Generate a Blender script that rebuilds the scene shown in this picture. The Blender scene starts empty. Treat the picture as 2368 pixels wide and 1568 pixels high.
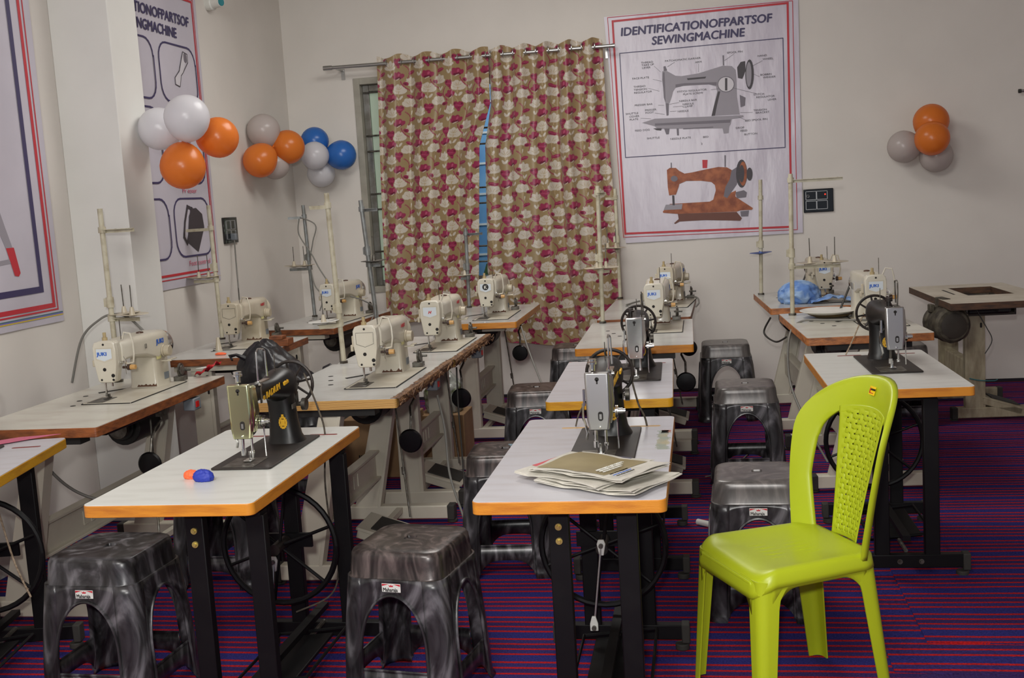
import bpy, math, random
import numpy as np
from mathutils import Vector, Matrix, noise
random.seed(7)
S = bpy.context.scene
COL = S.collection
R = math.radians
# ------------------------------------------------------------------ camera, world, lights
cam = bpy.data.cameras.new('camera'); co = bpy.data.objects.new('camera', cam); COL.objects.link(co); S.camera = co
cam.sensor_width = 36; cam.lens = 36 * 2600 / 2368
yaw, pitch, roll = .170, .1252, -.0615
fw = Vector((-math.sin(yaw) * math.cos(pitch), math.cos(yaw) * math.cos(pitch), -math.sin(pitch)))
r0 = Vector((math.cos(yaw), math.sin(yaw), 0)); u0 = r0.cross(fw)
rt = r0 * math.cos(roll) + u0 * math.sin(roll); up = u0 * math.cos(roll) - r0 * math.sin(roll)
mw = Matrix((rt, up, -fw)).transposed().to_4x4(); mw.translation = Vector((0, 0, 1.55)); co.matrix_world = mw
cam.clip_start = .05
W = bpy.data.worlds.new('world'); S.world = W; W.use_nodes = True
W.node_tree.nodes['Background'].inputs[0].default_value = (.80, .87, 1, 1)
W.node_tree.nodes['Background'].inputs[1].default_value = .34
def area(name, loc, tgt, size, power, col=(1, 1, 1), sy=None):
    l = bpy.data.lights.new(name, 'AREA'); l.energy = power; l.color = col
    l.size = size
    if sy: l.shape = 'RECTANGLE'; l.size_y = sy
    o = bpy.data.objects.new(name, l); COL.objects.link(o); o.location = loc
    o.rotation_euler = (Vector(tgt) - Vector(loc)).to_track_quat('-Z', 'Y').to_euler(); return o
area('flash_lamp', (-.05, -.12, 1.78), (-.9, 4.5, .9), .09, 54, (1, .985, .95))
area('bounce_lamp', (-1.1, .3, 3.3), (-1.2, 4.5, .4), 1.6, 146, (1, .985, .94))
area('tube_lamp', (-1.0, 6.1, 3.4), (-1.0, 6.1, 0), 1.4, 54, (1, .975, .93), 1.3)
area('daylight_outside', (-1.9, 8.95, 4.2), (-1.9, 11.1, 1.4), 1.5, 90, (.85, .93, 1))
S.view_settings.view_transform = 'Standard'; S.view_settings.look = 'None'
S.view_settings.gamma = 1; S.view_settings.use_curve_mapping = False
S.view_settings.exposure = 0.0
# ------------------------------------------------------------------ materials
def lin(c):
    return tuple((x / 12.92 if x <= .04045 else ((x + .055) / 1.055) ** 2.4) for x in (v / 255 for v in c)) + (1,)
MATS = {}
def mat(name, col, rough=.5, metal=0., col2=None, scale=6, bump=0., bscale=80, spec=.5, stretch=None, coat=0, detail=4, lo=.35, hi=.65, warp=0, trans=0, emit=None, alpha=None):
    if name in MATS: return MATS[name]
    m = bpy.data.materials.new(name); MATS[name] = m; m.use_nodes = True; nt = m.node_tree; N = nt.nodes; L = nt.links
    b = N['Principled BSDF']; b.inputs['Base Color'].default_value = lin(col); b.inputs['Roughness'].default_value = rough
    b.inputs['Metallic'].default_value = metal; b.inputs['Specular IOR Level'].default_value = spec
    b.inputs['Coat Weight'].default_value = coat; b.inputs['Coat Roughness'].default_value = .12
    if trans: b.inputs['Transmission Weight'].default_value = trans
    if emit: b.inputs['Emission Color'].default_value = lin(emit[0]); b.inputs['Emission Strength'].default_value = emit[1]
    tc = N.new('ShaderNodeTexCoord'); src = tc.outputs['Object']
    if stretch:
        mp = N.new('ShaderNodeMapping'); mp.inputs['Scale'].default_value = stretch; L.new(src, mp.inputs[0]); src = mp.outputs[0]
    if col2:
        n = N.new('ShaderNodeTexNoise'); n.inputs['Scale'].default_value = scale; n.inputs['Detail'].default_value = detail
        n.inputs['Distortion'].default_value = warp; L.new(src, n.inputs['Vector'])
        r = N.new('ShaderNodeValToRGB'); r.color_ramp.elements[0].position = lo; r.color_ramp.elements[1].position = hi
        r.color_ramp.elements[0].color = lin(col); r.color_ramp.elements[1].color = lin(col2)
        L.new(n.outputs[0], r.inputs[0]); L.new(r.outputs[0], b.inputs['Base Color'])
    if bump:
        n2 = N.new('ShaderNodeTexNoise'); n2.inputs['Scale'].default_value = bscale; n2.inputs['Detail'].default_value = 3; L.new(src, n2.inputs['Vector'])
        bp = N.new('ShaderNodeBump'); bp.inputs['Strength'].default_value = bump; bp.inputs['Distance'].default_value = .01
        L.new(n2.outputs[0], bp.inputs['Height']); L.new(bp.outputs[0], b.inputs['Normal'])
    return m
wall_m = mat('wall_paint', (224, 219, 212), .85, col2=(217, 212, 205), scale=1.6, bump=.06, bscale=14, spec=.2)
white_w = mat('pillar_paint', (219, 218, 213), .8, col2=(211, 210, 205), scale=2, bump=.05, bscale=14, spec=.2)
ceil_m = mat('ceiling_paint', (225, 222, 215), .9)
lam_w = mat('white_laminate', (216, 217, 212), .28, col2=(203, 203, 197), scale=5, stretch=(1, 5, 1), lo=.5, hi=.8)
lam_l = mat('lilac_white_laminate', (199, 198, 204), .3, col2=(188, 184, 187), scale=4, stretch=(1, 6, 1), lo=.45, hi=.75)
lam_c = mat('cream_laminate', (205, 202, 190), .25, col2=(186, 180, 166), scale=5, lo=.45, hi=.85, stretch=(1, 2, 1))
lam_g = mat('grey_laminate', (196, 196, 192), .2, col2=(172, 168, 162), scale=5, lo=.45, hi=.85)
lam_d = mat('dusty_laminate', (210, 203, 188), .6, col2=(186, 176, 158), scale=7, lo=.35, hi=.75)
edge_o = mat('orange_varnish_edge', (208, 136, 44), .35, col2=(176, 104, 36), scale=9, stretch=(1, 1, 6), lo=.45, hi=.8, bump=.08, bscale=60)
edge_y = mat('yellow_varnish_edge', (204, 150, 30), .35, col2=(170, 116, 24), scale=9, stretch=(1, 1, 6), lo=.45, hi=.8, bump=.08, bscale=60)
edge_b = mat('brown_wood_edge', (150, 86, 44), .45, col2=(92, 50, 28), scale=16, stretch=(1, 1, 4), lo=.35, hi=.7, bump=.15, bscale=90)
edge_w = mat('worn_orange_edge', (190, 120, 66), .5, col2=(120, 72, 42), scale=14, stretch=(1, 1, 3), lo=.45, hi=.7, bump=.2, bscale=80)
edge_d = mat('dark_wood_edge', (92, 62, 40), .6, col2=(58, 40, 28), scale=16, stretch=(1, 1, 4), bump=.2, bscale=90)
splint = mat('splintered_wood', (142, 104, 70), .7, col2=(74, 46, 28), scale=30, stretch=(2, .5, 2), bump=.6, bscale=120)
def plywood():
    m = bpy.data.materials.new('plywood_edge'); m.use_nodes = True; nt = m.node_tree; N = nt.nodes; L = nt.links; b = N['Principled BSDF']
    tc = N.new('ShaderNodeTexCoord'); w = N.new('ShaderNodeTexWave'); w.bands_direction = 'Z'; w.inputs['Scale'].default_value = 75; w.inputs['Distortion'].default_value = 1.6; w.inputs['Detail'].default_value = 3; w.inputs['Detail Scale'].default_value = .4
    L.new(tc.outputs['Object'], w.inputs[0]); r = N.new('ShaderNodeValToRGB'); r.color_ramp.elements[0].color = lin((132, 88, 38)); r.color_ramp.elements[1].color = lin((216, 172, 100)); r.color_ramp.elements[0].position = .2; r.color_ramp.elements[1].position = .6
    L.new(w.outputs[0], r.inputs[0]); L.new(r.outputs[0], b.inputs[0]); b.inputs['Roughness'].default_value = .6; return m
ply = plywood()
black_m = mat('black_enamel', (9, 9, 10), .38, col2=(20, 19, 18), scale=14, coat=0, spec=.4)
black_l = mat('black_painted_steel', (9, 8, 10), .5, col2=(18, 17, 17), scale=12, lo=.5, hi=.9, spec=.25)
iron_m = mat('worn_iron', (56, 48, 44), .5, metal=.4, col2=(34, 30, 28), scale=30)
bed_m = mat('dark_bed_plate', (36, 32, 30), .5, metal=.2, col2=(56, 48, 43), scale=14, lo=.4, hi=.8)
chrome = mat('chrome', (215, 215, 212), .16, metal=1.)
satin = mat('satin_steel', (180, 180, 178), .33, metal=1.)
dull = mat('dull_steel', (120, 118, 112), .45, metal=.8, col2=(84, 78, 70), scale=40)
gold = mat('gold_decal', (206, 158, 30), .5)
cream = mat('cream_enamel', (206, 201, 186), .32, col2=(194, 187, 168), scale=4, coat=.2)
cream2 = mat('aged_cream_enamel', (196, 187, 168), .35, col2=(176, 165, 142), scale=6, coat=.15)
beige = mat('beige_steel_frame', (196, 190, 174), .5, col2=(178, 170, 152), scale=5, lo=.5, hi=.9)
beige_d = mat('dirty_beige_frame', (168, 158, 132), .6, col2=(136, 124, 100), scale=9, stretch=(3, 3, 1))
beige_p = mat('beige_pole', (190, 184, 162), .45, col2=(150, 138, 112), scale=22, lo=.45, hi=.8)
grey_p = mat('grey_pole', (140, 144, 144), .4, metal=.3, col2=(112, 112, 108), scale=18)
rubber = mat('rubber', (48, 46, 42), .75)
blackpad = mat('black_pad_plastic', (10, 10, 11), .25)
darkm = mat('dark_motor_metal', (34, 33, 32), .5, metal=.3)
motor_g = mat('grimy_motor_metal', (98, 92, 78), .6, metal=.4, col2=(52, 46, 38), scale=22)
grey_pl = mat('grey_plastic', (120, 126, 132), .45)
red_pl = mat('red_plastic', (190, 24, 24), .4)
white_pl = mat('white_plastic', (214, 214, 208), .4)
green_ch = mat('lime_green_plastic', (178, 192, 34), .34, col2=(172, 186, 32), scale=3, spec=.45)
slot_m = mat('dark_red_slot', (128, 50, 44), .6)
wood_slot = mat('bare_wood_slot', (196, 158, 104), .7)
hole_m = mat('dark_hole', (24, 20, 18), .8)
cord_m = mat('dirty_cord', (92, 82, 70), .8, col2=(50, 44, 38), scale=60)
cord_w = mat('twisted_cord', (178, 160, 136), .8, col2=(120, 100, 80), scale=120)
cable_g = mat('grey_cable', (118, 116, 110), .5)
cable_d = mat('dark_cable', (60, 58, 54), .5)
ink = mat('navy_ink', (58, 50, 92), .5); ink_r = mat('red_ink', (190, 44, 56), .5)
ink_g = mat('grey_ink', (112, 106, 116), .5); ink_g2 = mat('light_grey_ink', (150, 145, 154), .5); ink_d = mat('dark_ink', (62, 56, 62), .5); ink_w = mat('pale_ink', (208, 204, 210), .5)
ink_br = mat('brown_ink', (172, 98, 58), .5, col2=(128, 62, 34), scale=18); ink_b2 = mat('dark_brown_ink', (104, 58, 44), .5)
blue_ink = mat('blue_ink', (44, 96, 190), .5); pink_ink = mat('pink_ink', (204, 92, 116), .5)
black_ink = mat('black_ink', (26, 24, 24), .5)
vinyl = mat('vinyl_banner', (208, 202, 214), .3, col2=(200, 193, 206), scale=3, bump=.55, bscale=6, stretch=(1.6, 1, .5), spec=.5)
vinyl2 = mat('vinyl_banner_flat', (200, 195, 206), .4, col2=(192, 187, 198), scale=3, bump=.06, bscale=7)
def marble(name, a, b, s=7, seed=0.):
    m = bpy.data.materials.new(name); m.use_nodes = True; nt = m.node_tree; N = nt.nodes; L = nt.links; p = N['Principled BSDF']
    tc = N.new('ShaderNodeTexCoord'); mp = N.new('ShaderNodeMapping'); mp.inputs['Location'].default_value = (seed, seed * 2, 0); mp.inputs['Scale'].default_value = (1, 1, .45)
    n = N.new('ShaderNodeTexNoise'); n.inputs['Scale'].default_value = s; n.inputs['Detail'].default_value = 5; n.inputs['Distortion'].default_value = 3.2
    r = N.new('ShaderNodeValToRGB'); e = r.color_ramp.elements; e[0].position = .38; e[0].color = lin(a); e[1].position = .70; e[1].color = lin(b)
    x = e.new(.52); x.color = lin(tuple((i * .65 + j * .35) for i, j in zip(a, b)))
    L.new(tc.outputs['Object'], mp.inputs[0]); L.new(mp.outputs[0], n.inputs['Vector']); L.new(n.outputs[0], r.inputs[0]); L.new(r.outputs[0], p.inputs[0])
    p.inputs['Roughness'].default_value = .3; p.inputs['Metallic'].default_value = .15; p.inputs['Specular IOR Level'].default_value = .55; return m
stool_m = marble('marbled_grey_plastic', (28, 27, 28), (116, 114, 118)); stool_t = marble('marbled_brown_plastic', (40, 35, 34), (108, 96, 93), 9, 3.)
stool_dust = marble('dusty_grey_plastic', (84, 80, 78), (122, 116, 113), 9, 5.)
def carpet(name, off):
    m = bpy.data.materials.new(name); m.use_nodes = True; nt = m.node_tree; N = nt.nodes; L = nt.links; b = N['Principled BSDF']
    g = N.new('ShaderNodeNewGeometry'); sp = N.new('ShaderNodeSeparateXYZ'); L.new(g.outputs['Position'], sp.inputs[0])
    n = N.new('ShaderNodeTexNoise'); n.inputs['Scale'].default_value = 1.3; L.new(g.outputs['Position'], n.inputs['Vector'])
    a = N.new('ShaderNodeMath'); a.operation = 'MULTIPLY_ADD'; a.inputs[1].default_value = .035; L.new(n.outputs[0], a.inputs[0]); L.new(sp.outputs[1], a.inputs[2])
    n3 = N.new('ShaderNodeTexNoise'); n3.inputs['Scale'].default_value = 220; L.new(g.outputs['Position'], n3.inputs['Vector'])
    a3 = N.new('ShaderNodeMath'); a3.operation = 'MULTIPLY_ADD'; a3.inputs[1].default_value = .006; L.new(n3.outputs[0], a3.inputs[0]); L.new(a.outputs[0], a3.inputs[2])
    s = N.new('ShaderNodeMath'); s.operation = 'SUBTRACT'; s.inputs[1].default_value = 3.817 + .0205 + off; L.new(a3.outputs[0], s.inputs[0])
    d = N.new('ShaderNodeMath'); d.operation = 'DIVIDE'; d.inputs[1].default_value = .2045; L.new(s.outputs[0], d.inputs[0])
    f = N.new('ShaderNodeMath'); f.operation = 'FRACT'; L.new(d.outputs[0], f.inputs[0])
    r = N.new('ShaderNodeValToRGB'); cr = r.color_ramp; cr.interpolation = 'CONSTANT'
    red = lin((176, 30, 36)); b1 = lin((56, 46, 104)); b2 = lin((48, 46, 114)); b3 = lin((58, 40, 92))
    cr.elements[0].position = 0; cr.elements[0].color = red; cr.elements[1].position = .07; cr.elements[1].color = b1
    for p, c in ((.22, red), (.285, b3), (.44, red), (.505, b1), (.66, red), (.73, b2)):
        e = cr.elements.new(p); e.color = c
    L.new(f.outputs[0], r.inputs[0])
    n2 = N.new('ShaderNodeTexNoise'); n2.inputs['Scale'].default_value = 160; n2.inputs['Detail'].default_value = 2; L.new(g.outputs['Position'], n2.inputs['Vector'])
    mx = N.new('ShaderNodeMix'); mx.data_type = 'RGBA'; mx.blend_type = 'MULTIPLY'; mx.inputs[0].default_value = .75
    rr = N.new('ShaderNodeValToRGB'); rr.color_ramp.elements[0].color = (.45, .45, .45, 1); rr.color_ramp.elements[1].color = (1.25, 1.25, 1.25, 1); rr.color_ramp.elements[0].position = .3; rr.color_ramp.elements[1].position = .7
    L.new(n2.outputs[0], rr.inputs[0]); L.new(r.outputs[0], mx.inputs[6]); L.new(rr.outputs[0], mx.inputs[7]); L.new(mx.outputs[2], b.inputs[0])
    bp = N.new('ShaderNodeBump'); bp.inputs['Strength'].default_value = .5; bp.inputs['Distance'].default_value = .004; L.new(n2.outputs[0], bp.inputs['Height']); L.new(bp.outputs[0], b.inputs['Normal'])
    b.inputs['Roughness'].default_value = .95; b.inputs['Specular IOR Level'].default_value = .1; return m
def balloon_mat(name, c, tr=.25):
    m = bpy.data.materials.new(name); m.use_nodes = True; nt = m.node_tree; N = nt.nodes; L = nt.links; b = N['Principled BSDF']; o = N['Material Output']
    b.inputs[0].default_value = lin(c); b.inputs['Roughness'].default_value = .27
    t = N.new('ShaderNodeBsdfTranslucent'); t.inputs[0].default_value = lin(c); x = N.new('ShaderNodeMixShader'); x.inputs[0].default_value = tr
    L.new(b.outputs[0], x.inputs[1]); L.new(t.outputs[0], x.inputs[2]); L.new(x.outputs[0], o.inputs[0]); return m
bal_w = balloon_mat('white_balloon_rubber', (230, 229, 233), .35); bal_o = balloon_mat('orange_balloon_rubber', (238, 140, 58), .4); bal_b = balloon_mat('blue_balloon_rubber', (50, 112, 194), .2)
bal_t = balloon_mat('pale_balloon_rubber', (206, 196, 192), .35)
# ------------------------------------------------------------------ mesh builder
class M:
    def __init__(s): s.v = []; s.f = []
    def add(s, vs, fs, mx=None):
        n = len(s.v)
        s.v += [tuple(mx @ Vector(v)) if mx else tuple(v) for v in vs]; s.f += [tuple(i + n for i in f) for f in fs]; return s
    def box(s, c, d, mx=None):
        x, y, z = c; a, b, e = d[0] / 2, d[1] / 2, d[2] / 2
        return s.add([(x + i * a, y + j * b, z + k * e) for k in (-1, 1) for j in (-1, 1) for i in (-1, 1)],
                     [(0, 2, 3, 1), (4, 5, 7, 6), (0, 1, 5, 4), (2, 6, 7, 3), (0, 4, 6, 2), (1, 3, 7, 5)], mx)
    def loft(s, rings, cap=True, mx=None, closed=True):
        n = len(rings[0]); vs = [p for r in rings for p in r]; fs = []
        m = n if closed else n - 1
        for i in range(len(rings) - 1):
            for j in range(m):
                k = (j + 1) % n; fs.append((i * n + j, i * n + k, (i + 1) * n + k, (i + 1) * n + j))
        if cap: fs += [tuple(reversed(range(n))), tuple((len(rings) - 1) * n + j for j in range(n))]
        return s.add(vs, fs, mx)
    def cyl(s, p0, p1, r0, r1=None, n=14, mx=None, cap=True):
        p0, p1 = Vector(p0), Vector(p1); r1 = r0 if r1 is None else r1; d = (p1 - p0).normalized()
        a = d.orthogonal().normalized(); b = d.cross(a)
        return s.loft([[p + (a * math.cos(t) + b * math.sin(t)) * r for t in [2 * math.pi * k / n for k in range(n)]] for p, r in ((p0, r0), (p1, r1))], cap, mx)
    def tube(s, pts, r, n=8, mx=None, closed=False):
        P = [Vector(p) for p in pts]; rings = []; a = None; m = len(P)
        for i, p in enumerate(P):
            d = (P[(i + 1) % m] - P[i - 1]) if closed else (P[min(i + 1, m - 1)] - P[max(i - 1, 0)])
            d.normalize()
            if a is None: a = d.orthogonal().normalized()
            a = (a - d * a.dot(d)); a = a.normalized() if a.length > 1e-6 else d.orthogonal().normalized(); b = d.cross(a)
            rr = r[i] if isinstance(r, (list, tuple)) else r
            rings.append([p + (a * math.cos(t) + b * math.sin(t)) * rr for t in [2 * math.pi * k / n for k in range(n)]])
        if closed: rings.append(rings[0]); return s.loft(rings, False, mx)
        return s.loft(rings, True, mx)
    def lathe(s, prof, mx=None, n=24):
        rings = [[(r * math.cos(2 * math.pi * k / n), r * math.sin(2 * math.pi * k / n), z) for k in range(n)] for r, z in prof]
        return s.loft(rings, True, mx)
    def prism(s, poly, h0, h1, mx=None):
        return s.loft([[(x, y, h0) for x, y in poly], [(x, y, h1) for x, y in poly]], True, mx)
def frame(o, x, y, z):
    m = Matrix((Vector(x), Vector(y), Vector(z))).transposed().to_4x4(); m.translation = Vector(o); return m
def rrect(hx, hy, r, n=5, cx=0, cy=0):
    o = []
    for sx, sy, a in ((1, 1, 0), (-1, 1, 90), (-1, -1, 180), (1, -1, 270)):
        for k in range(n + 1):
            t = R(a + 90 * k / n); o.append((cx + sx * (hx - r) + r * math.cos(t), cy + sy * (hy - r) + r * math.sin(t)))
    return o
def P(name, m, mt, parent=None, bevel=0, ang=35, label=None, loc=None, solid=0, sub=0):
    me = bpy.data.meshes.new(name); me.from_pydata(m.v, [], m.f); me.validate(); me.update()
    if ang: me.polygons.foreach_set('use_smooth', [True] * len(me.polygons)); me.set_sharp_from_angle(angle=R(ang))
    me.materials.append(mt); o = bpy.data.objects.new(name, me); COL.objects.link(o); o.parent = parent
    if loc: o.location = loc
    if solid:
        d = o.modifiers.new('solid', 'SOLIDIFY'); d.thickness = solid; d.offset = -1
    if bevel:
        d = o.modifiers.new('bevel', 'BEVEL'); d.width = bevel; d.segments = 2; d.limit_method = 'ANGLE'; d.angle_limit = R(40)
    if sub:
        d = o.modifiers.new('subsurf', 'SUBSURF'); d.levels = d.render_levels = sub
    if label: o['label'] = label
    return o
def tag(o, label, cat, group=None):
    o['label'] = label; o['category'] = cat
    if group: o['group'] = group
    return o
def T(name, label, cat, loc=(0, 0, 0), rz=0, group=None):
    o = bpy.data.objects.new(name, None); COL.objects.link(o); o.location = loc; o.rotation_euler = (0, 0, rz); o.empty_display_size = .05
    return tag(o, label, cat, group)
def dup(root, loc=None, rz=None, label=None, group=None, keep=None):
    def cp(o, p):
        c = o.copy(); COL.objects.link(c); c.parent = p
        for ch in KIDS.get(o.name, list(o.children)): cp(ch, c)
        return c
    KIDS = {}
    r = cp(root, None)
    if loc is not None: r.location = loc
    if rz is not None: r.rotation_euler = (0, 0, rz)
    if label: r['label'] = label
    if group: r['group'] = group
    return r
def struct(name, m, mt, parent=None, **k):
    o = P(name, m, mt, parent, **k)
    if not parent: o['kind'] = 'structure'
    return o
def text(body, size, mt, parent, mx, name='lettering', bold=0., shear=0., align='LEFT', sx=1., depth=.0006):
    c = bpy.data.curves.new('t', 'FONT'); c.body = body; c.size = size; c.extrude = depth / 2; c.shear = shear; c.align_x = align; c.resolution_u = 3
    o = bpy.data.objects.new('t', c); COL.objects.link(o); dg = bpy.context.evaluated_depsgraph_get(); me = bpy.data.meshes.new_from_object(o.evaluated_get(dg)); bpy.data.objects.remove(o)
    if bold:
        V_ = [v.co.copy() for v in me.vertices]; F_ = [tuple(p.vertices) for p in me.polygons]; vv = list(V_); ff = list(F_)
        for k_, (ax_, ay_) in enumerate(((bold, 0), (-bold, 0), (0, bold), (0, -bold))):
            ff += [tuple(i + len(vv) for i in f) for f in F_]; vv += [v + Vector((ax_ * 1.3, ay_, .00012 * (k_ + 1))) for v in V_]
        me = bpy.data.meshes.new(name); me.from_pydata(vv, [], ff)
    me.transform(mx @ Matrix.Scale(sx, 4, (1, 0, 0))); me.name = name; me.materials.clear(); me.materials.append(mt)
    q = bpy.data.objects.new(name, me); COL.objects.link(q); q.parent = parent; return q
PI = math.pi
# ------------------------------------------------------------------ room
XL, YB, ZC, XR = -3.13, 8.55, 3.5, 4.6
fl = M(); nx, ny = 60, 60
struct('floor', M().box(((XL + XR) / 2, 3.5, -.05), (XR - XL + .4, 11.2, .1)), carpet('striped_carpet', 0))
struct('ceiling', M().box(((XL + XR) / 2, 3.5, ZC + .05), (XR - XL + .4, 11.2, .1)), ceil_m)
struct('wall_left', M().box((XL - .1, 3.5, ZC / 2), (.2, 11.2, ZC)), wall_m)
struct('wall_right', M().box((XR + .1, 3.5, ZC / 2), (.2, 11.2, ZC)), wall_m)
WX0, WX1, WZ0, WZ1 = -2.585, -.78, .87, 2.53
wb = M(); wy = YB + .1
wb.box(((XL + WX0) / 2, wy, ZC / 2), (WX0 - XL, .2, ZC)); wb.box(((WX1 + XR) / 2, wy, ZC / 2), (XR - WX1, .2, ZC))
wb.box(((WX0 + WX1) / 2, wy, WZ0 / 2), (WX1 - WX0, .2, WZ0)); wb.box(((WX0 + WX1) / 2, wy, (WZ1 + ZC) / 2), (WX1 - WX0, .2, ZC - WZ1))
struct('wall_back', wb, wall_m)
struct('wall_pillar', M().box(((XL - 2.815) / 2, (5.28 + 5.572) / 2, ZC / 2), (-2.815 - XL, .292, ZC)), white_w, bevel=.004)
bb = M(); bb.box(((XL + XR) / 2, YB - .006, .012), (XR - XL, .012, .024)); struct('baseboard_back', bb, mat('dark_border', (28, 22, 34), .8))
stone = mat('stone_window_surround', (168, 164, 152), .5, col2=(150, 146, 134), scale=8); alum = mat('aluminium_frame', (150, 150, 146), .3, metal=.8, col2=(122, 120, 112), scale=12)
wf = bpy.data.objects.new('window_1', None); COL.objects.link(wf); wf['kind'] = 'structure'; wf.location = (0, YB, 0)
def wpart(nm, x0, x1, z0, z1, y0, y1, mt, par=wf): return P(nm, M().box(((x0 + x1) / 2, (y0 + y1) / 2, (z0 + z1) / 2), (x1 - x0, y1 - y0, z1 - z0)), mt, par, bevel=.003)
for a in ((WX0, WX0 + .05, WZ0, WZ1), (WX1 - .05, WX1, WZ0, WZ1), (WX0 + .05, WX1 - .05, WZ1 - .05, WZ1), (WX0 + .05, WX1 - .05, WZ0, WZ0 + .05)): wpart('surround', *a, -.012, .17, stone)
for a in ((WX0 + .05, WX0 + .1, WZ0 + .05, WZ1 - .05), (WX1 - .1, WX1 - .05, WZ0 + .05, WZ1 - .05), (WX0 + .1, WX1 - .1, WZ1 - .1, WZ1 - .05), (WX0 + .1, WX1 - .1, WZ0 + .05, WZ0 + .09), (-2.16, -2.11, WZ0 + .09, WZ1 - .1), (-1.75, -1.725, WZ0 + .09, WZ1 - .1), (-1.22, -1.17, WZ0 + .09, WZ1 - .1)): wpart('sash_frame', *a, .06, .1, alum)
frost = mat('frosted_green_glass', (176, 190, 172), .35, spec=.5, emit=((160, 182, 160), .22))  # slight emission paints in the daylight coming through the panes
for x0, x1 in ((WX0 + .1, -2.16), (-2.11, -1.73), (-1.17, WX1 - .1)): wpart('pane', x0, x1, WZ0 + .09, WZ1 - .1, .075, .081, frost)
z = WZ0 + .2; k = 0
while z < WZ1 - .1:
    b = P('grille_bar', M().cyl((WX0 + .06, .045, z), (WX1 - .06, .045, z), .007, n=8), dull, wf); z += (.33 if k % 2 else .12); k += 1
# outside the window
ext = P('neighbour_facade', M().box((-1.9, 11.2, 1.9), (7, .2, 4.4)), mat('blue_sheeting', (92, 142, 186), .6, col2=(120, 168, 204), scale=2)); tag(ext, 'pale blue facade seen outside through the gap in the curtains', 'building')
for i in range(14): P('panel_joint', M().box((-1.9, 11.095, .1 + i * .3), (7, .012, .02)), white_pl, ext)
hm = M()
for i in range(9): hm.lathe([(.02, -.3), (.25, -.2), (.33, 0), (.26, .2), (.03, .3)], Matrix.Translation((-3.4 + i * .42, 10.4, .55 + .2 * math.sin(i * 2))) @ Matrix.Rotation(i, 4, 'Z'), 9)
tag(P('garden_hedge', hm, mat('leaf_green', (70, 96, 40), .8, col2=(44, 66, 26), scale=20, bump=.8, bscale=30)), 'green hedge glimpsed low through the curtain gap', 'hedge')
tag(P('outside_ground', M().box((-1.9, 10.2, .2), (7, 2.4, .1)), mat('ground', (120, 112, 96), .9)), 'bare ground outside the window', 'ground')
# carpet sheets lying over the first
for nm, (x0, x1, y0, y1), h, off, lb in (('carpet_strip', (.549, 4.4, 3.505, 5.2), .0035, .012, 'lower striped carpet length right of the green chair, nearest edge'), ('carpet_strip', (.69, 4.4, 3.735, 8.3), .007, .02, 'upper striped carpet length overlapping along the right side')):
    m = M(); gx = [x0 + (x1 - x0) * (i / 30) ** 2 for i in range(31)]
    top = [[(x + (.0 if j else 0), y0 + (y1 - y0) * j / 10 - .03 * (1 - math.exp(-(x - x0) * 2)) * (1 if j == 0 else 0) * 1, h) for j in range(11)] for x in gx]
    m.loft(top, False, closed=False)
    m.loft([[(p[0], p[1], 0) for p in top[0]], [p for p in top[0]]], False, closed=False)
    m.loft([[(r[0][0], r[0][1] - .0005, 0) for r in top], [r[0] for r in top]], False, closed=False)
    tag(P(nm, m, carpet('striped_carpet_sheet', off), ang=0), lb, 'carpet', None)
# ------------------------------------------------------------------ banners
def affine(px, py): return (.00312547 * px - .00011905 * py - 4.995985, -.00022428 * px - .00312785 * py + 3.251492)
t = T('poster', 'large sewing machine parts banner right of the flowered curtain', 'poster', (0, YB - .012, 0))
cor = [affine(1398, 36), affine(1843, 2), affine(1859, 535), affine(1444, 567)]
def bil(u, v): return [(cor[0][i] * (1 - u) + cor[1][i] * u) * (1 - v) + (cor[3][i] * (1 - u) + cor[2][i] * u) * v for i in (0, 1)]
m = M(); g = []
for i in range(41):
    row = []
    for j in range(49):
        x, zz = bil(i / 40, j / 48); edge = min(i, 40 - i, j, 48 - j)
        row.append((x, .0012 * math.sin(i * .7 + j * .3), zz))
    g.append(row)
m.loft(g, False, closed=False); P('banner_sheet', m, vinyl, t, ang=60)
FX = Matrix.Rotation(PI / 2, 4, 'X')
LIFT = [0]
def flat(poly, y, mt, nm, par=t, inv=affine, th=.0003):
    LIFT[0] += 1; y += LIFT[0] * .00003
    pts = [inv(*p) for p in poly]
    return P(nm, M().prism([(p[0], p[1]) for p in pts], y, y + th, FX), mt, par, ang=0)
def quadline(pa, pb, w, y, m, inv=affine):
    a, b = Vector(inv(*pa)), Vector(inv(*pb)); d = (b - a).normalized(); n = Vector((-d.y, d.x)) * w / 2
    m.prism([tuple(p) for p in (a - n - d * w / 2, b - n + d * w / 2, b + n + d * w / 2, a + n - d * w / 2)], y, y + .0006, FX)
def path(pts, w, y, mt, nm, closed=True, par=t, inv=affine):
    m = M()
    for k_, (a, b) in enumerate(zip(pts, pts[1:] + (pts[:1] if closed else []))): quadline(a, b, w, y + k_ * .00013, m, inv)
    return P(nm, m, mt, par, ang=0)
c1 = lambda x, y: (1390 + x / 4.933, y / 4.933); c2 = lambda x, y: (1390 + x / 4.933, 270 + y / 4.933)
path([c1(82, 185), c1(2172, 28), c2(2250, 1272), c2(240, 1395)], .0045, .003, ink_r, 'thin_border')
path([c1(140, 228), c1(2118, 52), c2(2185, 1240), c2(262, 1352)], .0145, .003, ink_r, 'thick_border')
path([c1(218, 592), c1(2070, 438), c2(2104, 332), c2(274, 458)], .0055, .003, ink, 'panel_outline')
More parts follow.
